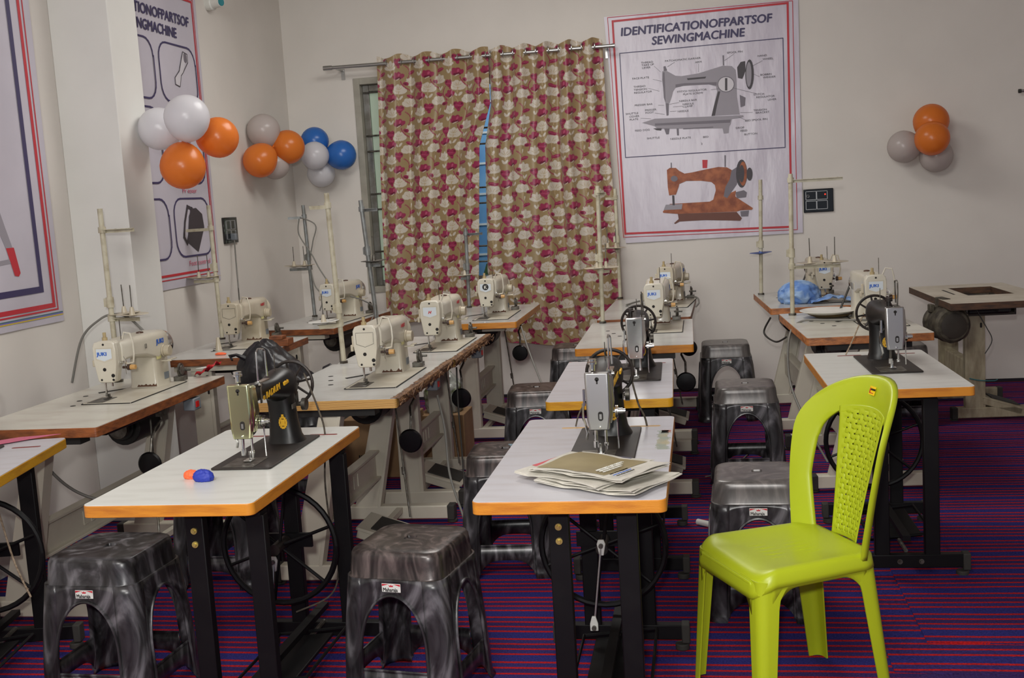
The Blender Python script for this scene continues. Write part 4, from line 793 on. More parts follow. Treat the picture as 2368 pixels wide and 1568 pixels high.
# ------------------------------------------------------------------ industrial machines
def ind_head(label, x, y, rz=0, logo='JUKI', body=cream, z=.7855, worn=True, scale=.968):
    t = T('industrial_machine', label, 'sewing machine', (x, y, z), rz); t.scale = (scale,) * 3
    P('bed', M().prism(rrect(.115, .275, .012), -.002, .0045), lam_like, t, bevel=.001)
    m = M(); 
    for a in ((-.118, 0, .003, .55), (.118, 0, .003, .55)): m.box((a[0], a[1], .001), (a[2], a[3], .004))
    m.box((0, -.277, .001), (.23, .003, .004)); P('bed_gap', m, hole_m, t)
    P('throat_plate', M().box((-.06, -.20, .0052), (.075, .13, .002)), dull, t, bevel=.0006)
    hx0, hx1 = -.09, .045
    # column
    m = M(); R_ = []
    for zz, x0, x1, y0, y1 in ((.0, -.097, .045, .118, .272), (.008, -.095, .043, .12, .27), (.06, -.093, .040, .125, .268), (.16, -.092, .038, .13, .265), (.20, -.092, .040, .12, .265)): R_.append([(px, py, zz) for px, py in rrect((x1 - x0) / 2, (y1 - y0) / 2, .014, 3, (x0 + x1) / 2, (y0 + y1) / 2)])
    m.loft(R_, True)
    # arm box with chamfered crown
    def sec(yy, zb, zt, x0, x1, r=.03):
        w = (x1 - x0) / 2; cx = (x0 + x1) / 2; o = [(x0, yy, zb + .008), (x0 + .008, yy, zb), (x1 - .008, yy, zb), (x1, yy, zb + .008)]
        for k in range(6): a = PI / 2 * k / 5; o.append((x1 - r + r * math.cos(a), yy, zt - r + r * math.sin(a)))
        for k in range(6): a = PI / 2 + PI / 2 * k / 5; o.append((x0 + r * .6 + r * .6 * math.cos(a), yy, zt - r * .6 + r * .6 * math.sin(a)))
        return o
    m.loft([sec(.278, .17, .258, -.086, .040, .034), sec(.262, .155, .262, -.092, .044), sec(.16, .135, .263, -.092, .044), (sec(.06, .165, .263, -.088, .042)), sec(-.04, .175, .262, -.086, .038), sec(-.12, .172, .260, -.084, .034), sec(-.14, .15, .262, -.088, .028)], True)
    # head
    def hs(yy, k=1, g=0): return [(-.034 + (px + .034) * k, yy, .17 + (pz - .17) * k) for px, pz in ((-.088, .245), (-.078, .263), (-.05, .268), (.004, .266), (.018, .255), (.022, .22), (.020, .165), (.006, .088), (-.002, .080), (-.066, .080), (-.074, .088), (-.088, .175))]
    m.loft([hs(-.135, 1), hs(-.172, 1)], True); P('body', m, body, t, bevel=.003, ang=35)
    fp = P('face_plate', M().loft([hs(-.1735, 1), hs(-.186, 1), hs(-.190, .96)], True), body, t, bevel=.002, ang=30)
    for px, pz, r in ((-.034, .252, .005), (-.038, .14, .008), (.000, .112, .0085), (-.056, .094, .0048), (.0, .093, .0055)): P('screw', M().cyl((px, -.1915, pz), (px, -.189, pz), r, n=12), hole_m, fp)
    badge = P('badge', M().prism([(-.070, .232), (.002, .232), (.002, .190), (-.034, .178), (-.070, .190)], .1898, .1912, FX), mat('white_badge', (206, 214, 220), .4) if logo else body, fp)
    m = M()
    for a, b in (((-.074, .236), (.006, .236)), ((.006, .236), (.006, .186)), ((.006, .186), (-.034, .172)), ((-.034, .172), (-.074, .186)), ((-.074, .186), (-.074, .236))):
        d = Vector((b[0] - a[0], b[1] - a[1])).normalized(); n_ = Vector((-d.y, d.x)) * .0008; m.prism([(a[0] - n_.x, a[1] - n_.y), (b[0] - n_.x, b[1] - n_.y), (b[0] + n_.x, b[1] + n_.y), (a[0] + n_.x, a[1] + n_.y)], .1898, .1906, FX)
    P('badge_outline', m, cream2 if logo else dull, fp)
    if logo == 'JUKI': text('JUKI', .022, blue_ink, badge, Matrix.Translation((-.067, -.1916, .203)) @ FX, 'lettering', .0008, .0, 'LEFT', 1.15); text('JUKI', .031, blue_ink, t, frame((.0455, .150, .205), (0, 1, 0), (0, 0, 1), (1, 0, 0)), 'lettering', .001, 0, 'LEFT', 1.25)
    elif logo == 'H': text('H', .022, red_pl, badge, Matrix.Translation((-.043, -.1916, .198)) @ FX, 'lettering', .0008, .3)
    elif logo == 'K': P('round_mark', M().cyl((-.034, -.1918, .212), (-.034, -.1912, .212), .021, n=20), black_ink, badge); text('K', .03, white_pl, badge, Matrix.Translation((-.044, -.1922, .201)) @ FX, 'lettering', .0008)
    if logo in ('', 'H'): text('H-BEST', .022, ink_r, t, frame((.0455, .14, .215), (0, 1, 0), (0, 0, 1), (1, 0, 0)), 'lettering', .0006, .1)
    P('thread_post', M().cyl((-.045, -.15, .262), (-.045, -.15, .280), .012).cyl((-.045, -.15, .280), (-.045, -.15, .302), .0075), mat('tan_plastic', (170, 152, 112), .5), t)
    P('thread_pin', M().cyl((.0, -.09, .255), (.0, -.09, .35), .002, n=6), dull, t)
    P('lever_guard', M().tube([(.016, -.11, .262), (.03, -.115, .295), (.062, -.12, .29), (.072, -.12, .25), (.075, -.125, .20), (.068, -.125, .16), (.045, -.13, .155), (.02, -.13, .16)], .0042, 8), body, t)
    P('tension_assembly', M().cyl((.02, -.135, .14), (.05, -.135, .14), .006).cyl((.045, -.135, .14), (.058, -.135, .14), .014), mat('brown_plastic', (62, 44, 36), .4), t); P('tension_knob', M().cyl((.058, -.135, .14), (.082, -.135, .14), .012, .0105), mat('amber_plastic', (196, 152, 92), .4), t)
    P('check_spring', M().tube([(.03, -.14, .19), (.045, -.145, .17), (.038, -.145, .15), (.040, -.145, .11)], .0016, 5).cyl((.022, -.15, .165), (.035, -.15, .165), .007), chrome, t)
    P('rear_lever', M().box((-.098, -.15, .195), (.014, .016, .05)).box((-.106, -.15, .165), (.012, .02, .03)), cream2, t, bevel=.003)
    P('needle_bar', M().cyl((-.058, -.16, .03), (-.058, -.16, .082), .0045, n=10), chrome, t); P('presser_bar', M().cyl((-.026, -.16, .06), (-.026, -.16, .082), .006, n=10), chrome, t)
    P('presser_foot', M().cyl((-.058, -.16, .014), (-.056, -.16, .045), .0055, .0035, n=8).box((-.052, -.165, .009), (.018, .045, .003)).box((-.052, -.150, .016), (.008, .008, .016)), dull, t)
    w = P('hand_wheel', M().lathe([(.02, 0), (.055, 0), (.066, .004), (.070, .010), (.062, .014), (.064, .02), (.070, .028), (.069, .04), (.060, .046), (.02, .046)], frame((-.024, .280, .188), (1, 0, 0), (0, 0, 1), (0, 1, 0)), 36), chrome if logo == 'JUKI' else body, t, ang=30)
    P('stitch_dial', M().cyl((.044, .215, .165), (.052, .215, .165), .030, n=24).cyl((.052, .215, .165), (.078, .215, .165), .0265, .025, n=28), cream2, t, bevel=.002)
    P('reverse_lever', M().box((.062, .20, .118), (.05, .012, .006), Matrix.Rotation(R(0), 4, 'X')).box((.075, .232, .122), (.018, .07, .005)), cream, t, bevel=.002)
    P('oil_cap', M().lathe([(.018, 0), (.016, .006), (.006, .009)], Matrix.Translation((-.024, .13, .262)), 16), mat('brown_glass', (70, 44, 30), .3), t)
    P('bobbin_winder', M().cyl((.075, .30, .055), (.083, .30, .055), .034, n=24).cyl((.083, .30, .055), (.089, .30, .055), .024, n=20).box((.075, .30, .016), (.05, .05, .022)).box((.075, .345, .03), (.012, .04, .05)).cyl((.06, .34, .05), (.11, .34, .05), .006), dull, t, bevel=.001)
    P('rating_plate', M().box((.0428, .225, .045), (.0015, .045, .032)), grey_pl, t)
    P('warning_label', M().box((.0425, .165, .145), (.0012, .045, .026)), mat('cream_yellow_label', (206, 200, 140), .5), t)
    if worn:
        rr_ = random.Random(len(label)); tp = [(-.05 + .0075 * k, .012 + rr_.random() * .007 * (1 if k % 5 else 2.4)) for k in range(12)]
        m = M().prism([(-.058, .008)] + tp + [(.040, .022), (.041, .008)], -.1200, -.1175, FX)
        P('chipped_paint', m, mat('rust_brown', (92, 62, 44), .7), t)
    P('sewn_table_cutout', M().prism([(-.20, .02), (-.10, .14), (-.12, .15), (-.215, .04)], .0, .0012), hole_m, t)
    return t
lam_like = mat('bed_enamel', (198, 193, 178), .35, col2=(182, 174, 156), scale=6)
ind_head('cream machine with blue lettering and number 13 on the left table', -2.51, 4.62)
Z13 = text('13', .030, black_ink, [o for o in bpy.data.objects if o.name.startswith('industrial_machine')][-1], frame((.0455, .03, .20), (0, 1, 0), (0, 0, 1), (1, 0, 0)), 'lettering', .0003, .1, 'LEFT', .8)
for lb, x, y, rz, lg, bd in (('cream machine beside the wall behind the black bag', -2.66, 6.27, 2, '', cream2), ('small blue-badged machine in the far left corner', -2.45, 7.46, -6, 'JUKI', cream), ('cream machine with chipped base on the splintered plywood table', -1.397, 4.79, 0, '', cream),
                             ('cream machine with red badge on the second splintered table', -1.362, 5.84, 0, 'H', cream), ('machine with round black badge in front of the curtain gap', -1.33, 7.24, 0, 'K', cream), ('blue-badged machine on the centre orange-edged table', -.222, 6.245, 0, 'JUKI', cream),
                             ('farthest centre machine in front of the white wall', -.178, 7.50, -6, 'JUKI', cream2), ('blue-badged machine behind the right treadle machine', .905, 6.14, 2, 'JUKI', cream), ('far right machine beside the pale blue cloth', .782, 7.40, 3, 'JUKI', cream2)):
    ind_head(lb, x, y, R(rz), lg, bd)
# ------------------------------------------------------------------ industrial tables
def ind_table(label, cx, y0, y1, wd, rz=0, style='K', top=lam_c, edge=edge_b, side=None, fr=beige, pad=True, motor=True, box=False, hole=False, pedal=True, fin=(.06, .08), lx=-.05):
    cy = (y0 + y1) / 2; t = T('sewing_table', label, 'table', (cx, cy, 0), rz); H = .785; hx, hy = wd / 2, (y1 - y0) / 2
    if hole:
        m = M(); a0, a1, b0, b1 = -.10, .17, -.16, .36
        def four(z0, z1, mm):
            for xa, xb, ya, yb in ((-hx, a0, -hy, hy), (a1, hx, -hy, hy), (a0, a1, -hy, b0), (a0, a1, b1, hy)): mm.box(((xa + xb) / 2, (ya + yb) / 2, (z0 + z1) / 2), (xb - xa, yb - ya, z1 - z0))
            return mm
        P('edge_band', four(H - .042, H - .002, M()), edge, t); P('tabletop', four(H - .002, H, M()), top, t)
        P('slot', M().box((-.16, .08, H + .0005), (.012, .3, .001)), hole_m, t); P('oil_pan', M().box((.035, .1, H - .12), (.28, .54, .015)).box((-.1, .1, H - .08), (.01, .54, .08)).box((.17, .1, H - .08), (.01, .54, .08)), mat('dark_pan', (60, 54, 46), .6), t)
    else:
        P('edge_band', M().prism(rrect(hx, hy, .012, 3), H - .04, H - .002), edge, t, bevel=.0015); P('tabletop', M().prism(rrect(hx - .001, hy - .001, .012, 3), H - .002, H), top, t)
        for k in range(3): P('table_hole', M().cyl((-hx + .12 + .04 * k, .12 - .12 * k, H), (-hx + .12 + .04 * k, .12 - .12 * k, H + .0007), .012, n=12), hole_m, t)
    if side:  # splintered long side
        for sgn in (1,):
            m = M(); n = 170; g = []
            for i in range(n + 1):
                yy = -hy + 2 * hy * i / n; row = []
                for k, zz in enumerate((H + .0012, H - .002, H - .014, H - .026, H - .040)):
                    d = (.004, .012, .016, .014, .004)[k]; row.append((hx + d * (.5 + .45 * random.random()) - (.012 if k == 0 else .0) * random.random(), yy, zz + random.uniform(-.0012, .0012)))
                row.insert(0, (hx - .012 - .014 * random.random(), yy, H + .0012)); g.append(row)
            m.loft(g, False, closed=False); P('splintered_edge', m, splint, t, ang=20)
            for k in range(26):
                yy = random.uniform(-hy, hy); l = random.uniform(.02, .07); P('splinter', M().box((0, 0, 0), (.004, l, .006), Matrix.Translation((hx + .018 + random.random() * .004, yy, H - .02 + random.uniform(-.015, .012))) @ Matrix.Rotation(random.uniform(-.5, .5), 4, 'X')), splint, t, ang=0)
    P('under_rail', M().box((.02, 0, H - .055), (.07, 2 * hy - .16, .028)), darkm, t); P('oil_pan', M().box((.0, .02, H - .075), (.24, .5, .07)), darkm, t, bevel=.01)
    ya, yb = -hy + fin[0], hy - fin[1]; fx0, fx1 = (-.27, .265) if style == 'K' else (-.18, .25)
    for yy in (ya, yb):
        f = P('foot_bar', M().box(((fx0 + fx1) / 2, yy, .055), (fx1 - fx0, .058, .066)), fr, t, bevel=.006)
        for xx in (fx0 - .008, fx1 + .008): P('rubber_cap', M().box((xx, yy, .052), (.036, .064, .074)).cyl((xx, yy, 0), (xx, yy, .016), .026), rubber, f, bevel=.005)
        if style == 'K':
            xt, xb = .0, -.15
            lg = P('leg', M().loft([[(xb - .058, yy - .025, .085), (xb + .058, yy - .025, .085), (xb + .058, yy + .025, .085), (xb - .058, yy + .025, .085)], [(xt - .042, yy - .025, .715), (xt + .042, yy - .025, .715), (xt + .042, yy + .025, .715), (xt - .042, yy + .025, .715)]], True), fr, t, bevel=.003)
            P('leg_flange', M().loft([[(xb + .058, yy - .03, .085), (xb + .072, yy - .03, .085), (xb + .072, yy + .03, .085), (xb + .058, yy + .03, .085)], [(xt + .042, yy - .03, .715), (xt + .054, yy - .03, .715), (xt + .054, yy + .03, .715), (xt + .042, yy + .03, .715)]], True), fr, lg)
            for zz in (.66, .6): f_ = (zz - .085) / .63; screw(xb + (xt - xb) * f_, yy - .025, zz, .008, lg, rubber)
        else:
            lg = P('leg', M().box((lx, yy, .40), (.12, .05, .63)), fr, t, bevel=.003)
            P('leg_groove', M().box((lx, yy - .026, .40), (.085, .004, .63)), fr, lg)
            for s in (-1, 1): P('slot_hole', M().prism(rrect(.006, .016, .006, 3, lx + s * .035, .60), -yy + .0255, -yy + .0285, FX), hole_m, lg); screw(lx + s * .035, yy - .028, .68, .010, lg, rubber)
        P('top_bracket', M().box((.0, yy, .728), (.40, .07, .028)), darkm if style == 'K' else fr, t)
    xc = -.10 if style == 'K' else lx - .02
    b = P('stretcher_beam', M().box((xc, (ya + yb) / 2, .30), (.03, yb - ya, .13)).box((xc + .012, (ya + yb) / 2, .365), (.05, yb - ya, .012)).box((xc + .012, (ya + yb) / 2, .235), (.05, yb - ya, .012)), fr, t, bevel=.002)
    m = M()
    for k in range(5): yy = -.14 + k * .06; m.box((xc + .017, yy, .30), (.004, .006, .06)).box((xc + .017, yy + .018, .272), (.004, .03, .006))
    P('embossed_letters', m, fr, b, bevel=.001)
    if pedal:
        mx = Matrix.Translation((.10, -.05, .11)) @ Matrix.Rotation(R(18), 4, 'Y'); pd = P('pedal', M().box((0, 0, 0), (.26, .24, .014), mx).box((0, -.115, -.02), (.24, .008, .04), mx).box((0, .115, -.02), (.24, .008, .04), mx), fr, t, bevel=.003)
        P('pedal_mat', M().box((.02, 0, .010), (.18, .18, .006), mx), rubber, pd); P('pedal_bar', M().box((.02, (ya + yb) / 2, .07), (.03, yb - ya, .025)), fr, t)
        if not hole: P('treadle_rod', M().cyl((.18, .0, .15), (.08, .22, .72), .0045, n=8).cyl((.145, .07, .33), (.14, .085, .36), .009, n=8), dull, t)
    if pad:
        k = P('knee_lifter', M().tube([(.235, .02, .74), (.235, .02, .69), (.225, -.03, .66), (.245, -.10, .63), (.245, -.12, .57)], .006, 8).box((.235, .02, .725), (.03, .04, .04)), dull, t)
        P('knee_pad', M().lathe([(.012, .012), (.046, .010), (.052, .005), (.052, -.002), (.048, -.006), (.02, -.0075), (.001, -.008)], frame((.245, -.135, .53), (1, 0, 0), (0, 0, 1), (0, -1, 0)), 28), blackpad, k, ang=35)
    if motor:
        mo = P('motor', M().cyl((-.06, .22, .62), (-.06, .42, .62), .085, n=20).cyl((-.06, .2, .62), (-.06, .22, .62), .06, n=16).box((-.06, .32, .72), (.12, .12, .04)), darkm, t, bevel=.004); P('pulley', M().cyl((-.06, .17, .62), (-.06, .2, .62), .045, n=18), dull, mo)
    if box:
        bx_ = P('switch_box', M().box((.262, .27, .71), (.055, .07, .055)), grey_pl, t, bevel=.005); P('rocker', M().box((.291, .262, .71), (.006, .026, .026)), red_pl, bx_)
    return t
ind_table('cream topped table with worn brown edge carrying machine number 13', -2.563, 3.86, 5.045, .575, 0, 'K', lam_c, edge_b, box=True)
ind_table('dusty table beside the wall behind the black bag', -2.66, 5.67, 6.50, .58, 0, 'T', lam_g, edge_b, pedal=False)
ind_table('corner table with brown edge below the thread stand', -2.565, 6.92, 7.92, .56, R(-6), 'T', lam_g, edge_b)
ind_table('grey topped table with splintered plywood edge, centre left', -1.515, 4.27, 5.285, .60, 0, 'K', lam_g, ply, side=True, box=True)
ind_table('second splintered table adjoining the plywood edged one', -1.50, 5.29, 6.27, .59, 0, 'T', lam_g, ply, side=True, fin=(.18, .1), lx=.0, box=True)
ind_table('orange-edged table standing before the curtains', -1.44, 6.84, 7.92, .60, 0, 'T', lam_g, edge_o, fin=(.16, .1))
ind_table('orange-edged centre table behind the treadle tables', -.346, 5.51, 6.585, .585, R(.5), 'K', lam_g, edge_o)
ind_table('farthest centre table against the white wall', -.335, 6.72, 7.93, .56, R(-1.5), 'K', lam_g, edge_b)
ind_table('right table with peeling orange edge and plates on it', .765, 5.59, 6.66, .60, R(3.2), 'K', lam_c, edge_w)
ind_table('far right table holding the pale blue cloth', .68, 6.97, 7.97, .60, R(3.2), 'K', lam_g, edge_w)
ind_table('empty dusty table with open machine cut-out at far right', 1.70, 6.81, 7.93, .60, R(1.8), 'T', lam_d, edge_d, fr=beige_d, pad=False, motor=False, hole=True, fin=(.42, .06), lx=-.065)
# big grimy motor of the empty table
t = T('motor', 'grimy round motor hanging under the empty far right table', 'motor', (1.44, 7.05, .64), R(8))
P('housing', M().lathe([(.03, -.13), (.09, -.125), (.105, -.11), (.108, -.06), (.098, -.05), (.098, .06), (.105, .07), (.10, .12), (.04, .13)], frame((0, 0, 0), (1, 0, 0), (0, 0, -1), (0, 1, 0)), 28), motor_g, t, ang=30)
P('end_cover', M().lathe([(.03, 0), (.07, 0), (.075, -.008), (.055, -.012), (.02, -.012)], frame((0, -.128, 0), (1, 0, 0), (0, 0, -1), (0, 1, 0)), 24), mat('dark_grime', (50, 44, 36), .6), t)
P('mounting_bracket', M().box((0, .05, .11), (.05, .14, .08)).box((-.07, .05, .09), (.03, .05, .05)), motor_g, t, bevel=.006)
P('fin', M().box((.0, 0, -.1), (.02, .2, .02)), motor_g, t)
cord('dark wires dangling beside the grimy motor', [(1.59, 6.98, .74), (1.65, 6.97, .62), (1.68, 6.96, .54), (1.64, 6.96, .46)], .003, cable_d, 'cable', 'cable')
cord('turquoise string tied round the empty table leg', [(1.60, 7.18, .275), (1.66, 7.175, .262), (1.74, 7.175, .258), (1.765, 7.19, .262)], .004, mat('turquoise_string', (60, 110, 112), .8), 'string', 'string')
# ------------------------------------------------------------------ thread stands
def stand(label, x, y, lean=0, h=.82, arm=(.13, -.02), arm_z=.09, tray=-.53, pins=((.05, .0), (.11, .0)), mt=beige_p, z0=.785, tray_ang=0, disc=cream2, cone=True, plates=True):
    t = T('thread_stand', label, 'thread stand', (x, y, z0)); P('pole', M().cyl((0, 0, 0), (lean, 0, h), .0125, n=14), mt, t)
    P('base_nut', M().cyl((0, 0, 0), (0, 0, .012), .022, n=6), dull, t)
    k = lambda z: lean * z / h
    z = h - arm_z; ax = Vector((arm[0], arm[1], 0)); L_ = ax.length; ax.normalize(); q = frame((k(z), 0, z), ax, Vector((0, 0, 1)).cross(ax), (0, 0, 1))
    P('top_arm', M().box((L_ / 2, 0, 0), (L_, .026, .003), q).box((L_ / 2, .012, -.008), (L_, .003, .016), q).cyl((0, 0, -.014), (0, 0, .014), .018, mx=q), mt, t)
    for f in (.45, .9): P('thread_eye', M().cyl((L_ * f, 0, -.0), (L_ * f, 0, .0022), .005, mx=q, n=10), hole_m, t)
    if plates:
        z = h + tray; a = Vector((pins[-1][0], pins[-1][1], 0)); La = a.length + .03; a.normalize(); q = frame((k(z), 0, z), a, Vector((0, 0, 1)).cross(a), (0, 0, 1))
        P('tray_arm', M().box((La / 2, 0, 0), (La, .03, .003), q).box((La / 2, .014, -.009), (La, .003, .018), q).cyl((0, 0, -.016), (0, 0, .016), .019, mx=q), mt, t)
        P('clamp', M().cyl((k(z + .07), 0, z + .05), (k(z + .1), 0, z + .1), .018).box((k(z) - .018, 0, z + .075), (.02, .02, .04)), mt, t)
        for i, (px, py) in enumerate(pins):
            c = Vector((k(z) + px, py, z)); d = P('spool_disc', M().lathe([(.01, .012), (.074, .020), (.076, .018), (.01, .006)], Matrix.Translation(c) @ Matrix.Rotation(R(4 * (i - .5)), 4, 'Y'), 26), disc, t, ang=60)
            if cone: P('cone_holder', M().lathe([(.015, .012), (.012, .03), (.008, .05), (.004, .052)], Matrix.Translation(c), 12), disc if disc is not white_pl else cream2, t)
            P('spool_pin', M().cyl(c + Vector((0, 0, .01)), c + Vector((.004 * (i - .5), 0, .155)), .0026, n=7), dull, t)
    return t
stand('beige thread stand with two spool discs against the pillar', -2.78, 4.96, -.005, .83, (.172, -.035), .10, -.52, ((.05, .03), (.125, -.035)))
stand('thread stand by the left wall in front of the foot control banner', -2.945, 6.54, -.01, .83, (-.15, -.02), .14, -.455, ((-.045, 0), (-.11, .0)))
stand('thin grey thread stand in the room corner with hanging cables', -2.747, 7.70, -.02, .80, (-.11, -.03), .08, -.445, ((-.035, 0), (-.115, 0)), grey_p)
stand('rusty beige thread stand with one large white disc, centre left', -1.764, 5.31, -.02, .84, (-.08, -.05), .06, -.64, ((-.065, -.05),), disc=white_pl)
stand('leaning grey thread stand in front of the left curtain', -1.82, 6.15, -.05, .80, (.09, -.02), .05, -.36, ((.03, 0),), grey_p, disc=dull)
stand('slim grey thread stand before the curtain gap', -1.645, 7.86, .01, .57, (.12, -.02), .04, -.35, ((-.02, 0),), grey_p, disc=cream2)
stand('tall white thread stand beside the centre orange-edged table', -.579, 6.55, .01, .80, (.04, -.06), .04, -.49, ((-.02, .0), (.03, .02)))
stand('short armed thread stand before the left edge of the banner', -.575, 8.02, .0, .78, (-.07, -.01), .06, -.43, ((-.07, 0), (-.01, -.04)), beige_p)
stand('thread stand with two wide discs in front of the black switch board', .505, 6.55, .012, .80, (.28, -.03), .035, -.52, ((.10, -.01), (.235, -.01)))
stand('bare pole thread stand with blue disc below the banner', .40, 7.84, .02, .78, (.01, .0), .12, -.51, ((.0, .0),), disc=mat('blue_disc', (70, 92, 150), .5))
# ------------------------------------------------------------------ loose objects
def plate(label, x, y, z, r, mt, cat='plate'):
    return tag(P('plate', M().lathe([(r * .5, 0), (r * .62, 0), (r * .98, .018), (r, .021), (r * .98, .0225), (r * .6, .006), (.001, .005)], Matrix.Translation((x, y, z)), 40), mt, ang=40), label, cat)
brs = mat('tarnished_brass', (120, 100, 62), .45, metal=.5, col2=(86, 70, 44), scale=20)
plate('tarnished metal dish under the white plate on the right table', .70, 6.40, .7855, .125, brs, 'dish')
pl = plate('white plate with red specks on the right table', .685, 6.38, .806, .155, mat('white_melamine', (222, 220, 214), .25))
P('red_motif', M().box((.62, 6.30, .8165), (.03, .006, .001)).box((.60, 6.33, .8175), (.012, .02, .001)).box((.78, 6.30, .8185), (.02, .006, .001)), ink_r, pl)
def blob(name, label, cat, c, sx, sy, sz, amp, fr_, mt, seed=0, n=36, flatbase=True, group=None, ridged=1):
    m = M(); rings = []
    for i in range(n + 1):
        th = PI * i / n; row = []
        for j in range(n * 2):
            ph = PI * j / n; d = Vector((math.sin(th) * math.cos(ph), math.sin(th) * math.sin(ph), -math.cos(th)))
            nz = noise.noise(d * fr_ + Vector((seed, seed * 2, 0))) + .5 * noise.noise(d * fr_ * 2.3 + Vector((seed, 0, seed)));
            if ridged: nz = 1 - 2 * abs(nz)
            k = 1 + amp * nz; x, y, z = d.x * sx * k, d.y * sy * k, d.z * sz * k
            if flatbase: z = max(z, -sz * .55)
            row.append((x, y, z + (sz * .55 if flatbase else 0)))
        rings.append(row)
    m.loft(rings, True, Matrix.Translation(c)); return tag(P(name, m, mt, ang=70), label, cat, group)
bag_m = mat('black_plastic_bag', (20, 19, 22), .38, col2=(28, 27, 31), scale=5, bump=.35, bscale=22)
b = blob('plastic_bag', 'black plastic bag bulging behind the left treadle machine', 'bag', (-2.21, 5.58, .507), .20, .15, .24, .16, 1.7, bag_m, 4)
for v_ in b.data.vertices:
    f_ = (v_.co.x + 2.21) / .2; v_.co.z = .507 + (v_.co.z - .507) * (1 - .30 * max(0, f_ + .35)); v_.co.x += .02 * math.sin(v_.co.z * 14)
P('bag_handle', M().tube([(-2.36, 5.5, .80), (-2.40, 5.48, .825), (-2.43, 5.47, .82), (-2.415, 5.46, .80)], [.016, .009, .012, .006], 6), bag_m, b)
P('bag_corner', M().loft([[(-1.95, 5.5, .72), (-1.95, 5.52, .74), (-1.95, 5.53, .72), (-1.95, 5.51, .70)], [(-1.90, 5.48, .745), (-1.90, 5.5, .76), (-1.89, 5.5, .75), (-1.89, 5.48, .73)]], True), bag_m, b)
m = M()
rows = []
for i in range(9): rows.append([(-2.42 + .10 * i / 8, 5.02 + .02 * j, .79 + .05 * i / 8 + .012 * math.sin(i * 1.3 + j * 1.7) + .004) for j in range(6)])
m.loft(rows, False, closed=False)
rp = tag(P('plastic_wrapper', m, mat('red_wrapper', (196, 30, 40), .3), solid=.001), 'red and white plastic wrapper left of the black bag', 'wrapper')
P('white_stripe', M().prism([(-2.40, 5.0), (-2.36, 5.0), (-2.345, 5.06), (-2.37, 5.06)], .829, .831), white_pl, rp)
cl = mat('pale_blue_cloth', (150, 178, 214), .8, col2=(96, 134, 196), scale=9, lo=.45, hi=.6, bump=.9, bscale=9, stretch=(1, 2.5, .7))
b = blob('cloth_bundle', 'crumpled pale blue cloth bundle on the far right table', 'cloth', (.60, 7.22, .786), .12, .11, .085, .13, 2.0, cl, 9)
m2 = M(); rows = []
for i in range(17): rows.append([(.66 + .26 * i / 16, 7.08 + .16 * j / 12, .788 + .035 * abs(noise.noise(Vector((i * .3, j * .33, 2)))) + .03 * max(0, 1 - abs(i - 8) / 9)) for j in range(13)])
m2.loft(rows, False, closed=False); P('cloth_tail', m2, cl, b, ang=70)
blob('deflated_balloon', 'crumpled deflated blue balloon on the left treadle table', 'balloon', (-1.500, 3.105, .7605), .030, .018, .022,  .14, 2.2, bal_bs := mat('blue_rubber', (40, 56, 160), .6), 2, 24)
blob('deflated_balloon', 'small crumpled orange balloon behind the blue one', 'balloon', (-1.555, 3.14, .7605), .022, .014, .016, .18, 2.5, mat('orange_rubber', (250, 108, 62), .6), 5, 24)
blob('deflated_balloon', 'tiny orange balloon scrap on the table by the left wall', 'balloon', (-2.63, 5.80, .7865), .03, .012, .008, .2, 2.5, MATS['orange_rubber'], 7, 16)
t = tag(P('thread_cone', M().lathe([(.022, 0), (.018, .01), (.009, .075), (.005, .078)], Matrix.Translation((-2.72, 5.98, .7855)), 14), cream2), 'small cream cone standing on the table by the left wall', 'cone')
tag(P('wood_offcut', M().box((-2.40, 6.12, .7855 + .02), (.12, .09, .04), None).box((-2.41, 6.10, .835), (.08, .07, .02)), edge_b, bevel=.003), 'rough brown wood offcut at the edge of the dusty table', 'offcut')
# pink strip on left table
m = M(); m.prism([(-2.95, 3.56), (-2.83, 3.66), (-2.62, 3.86), (-2.475, 3.905), (-2.55, 3.83), (-2.72, 3.64), (-2.95, 3.48)], 0, .0015, Matrix.Translation((.06, -.06, .765)))
t = tag(P('pink_strip', m, mat('pink_strip_mat', (206, 104, 132), .5)), 'pink plastic strip with white letters at the left edge table', 'strip')
text('ebuda', .075, white_pl, t, Matrix.Translation((-2.60, 3.72, .7675)) @ Matrix.Rotation(R(222), 4, 'Z'), 'lettering', .001)
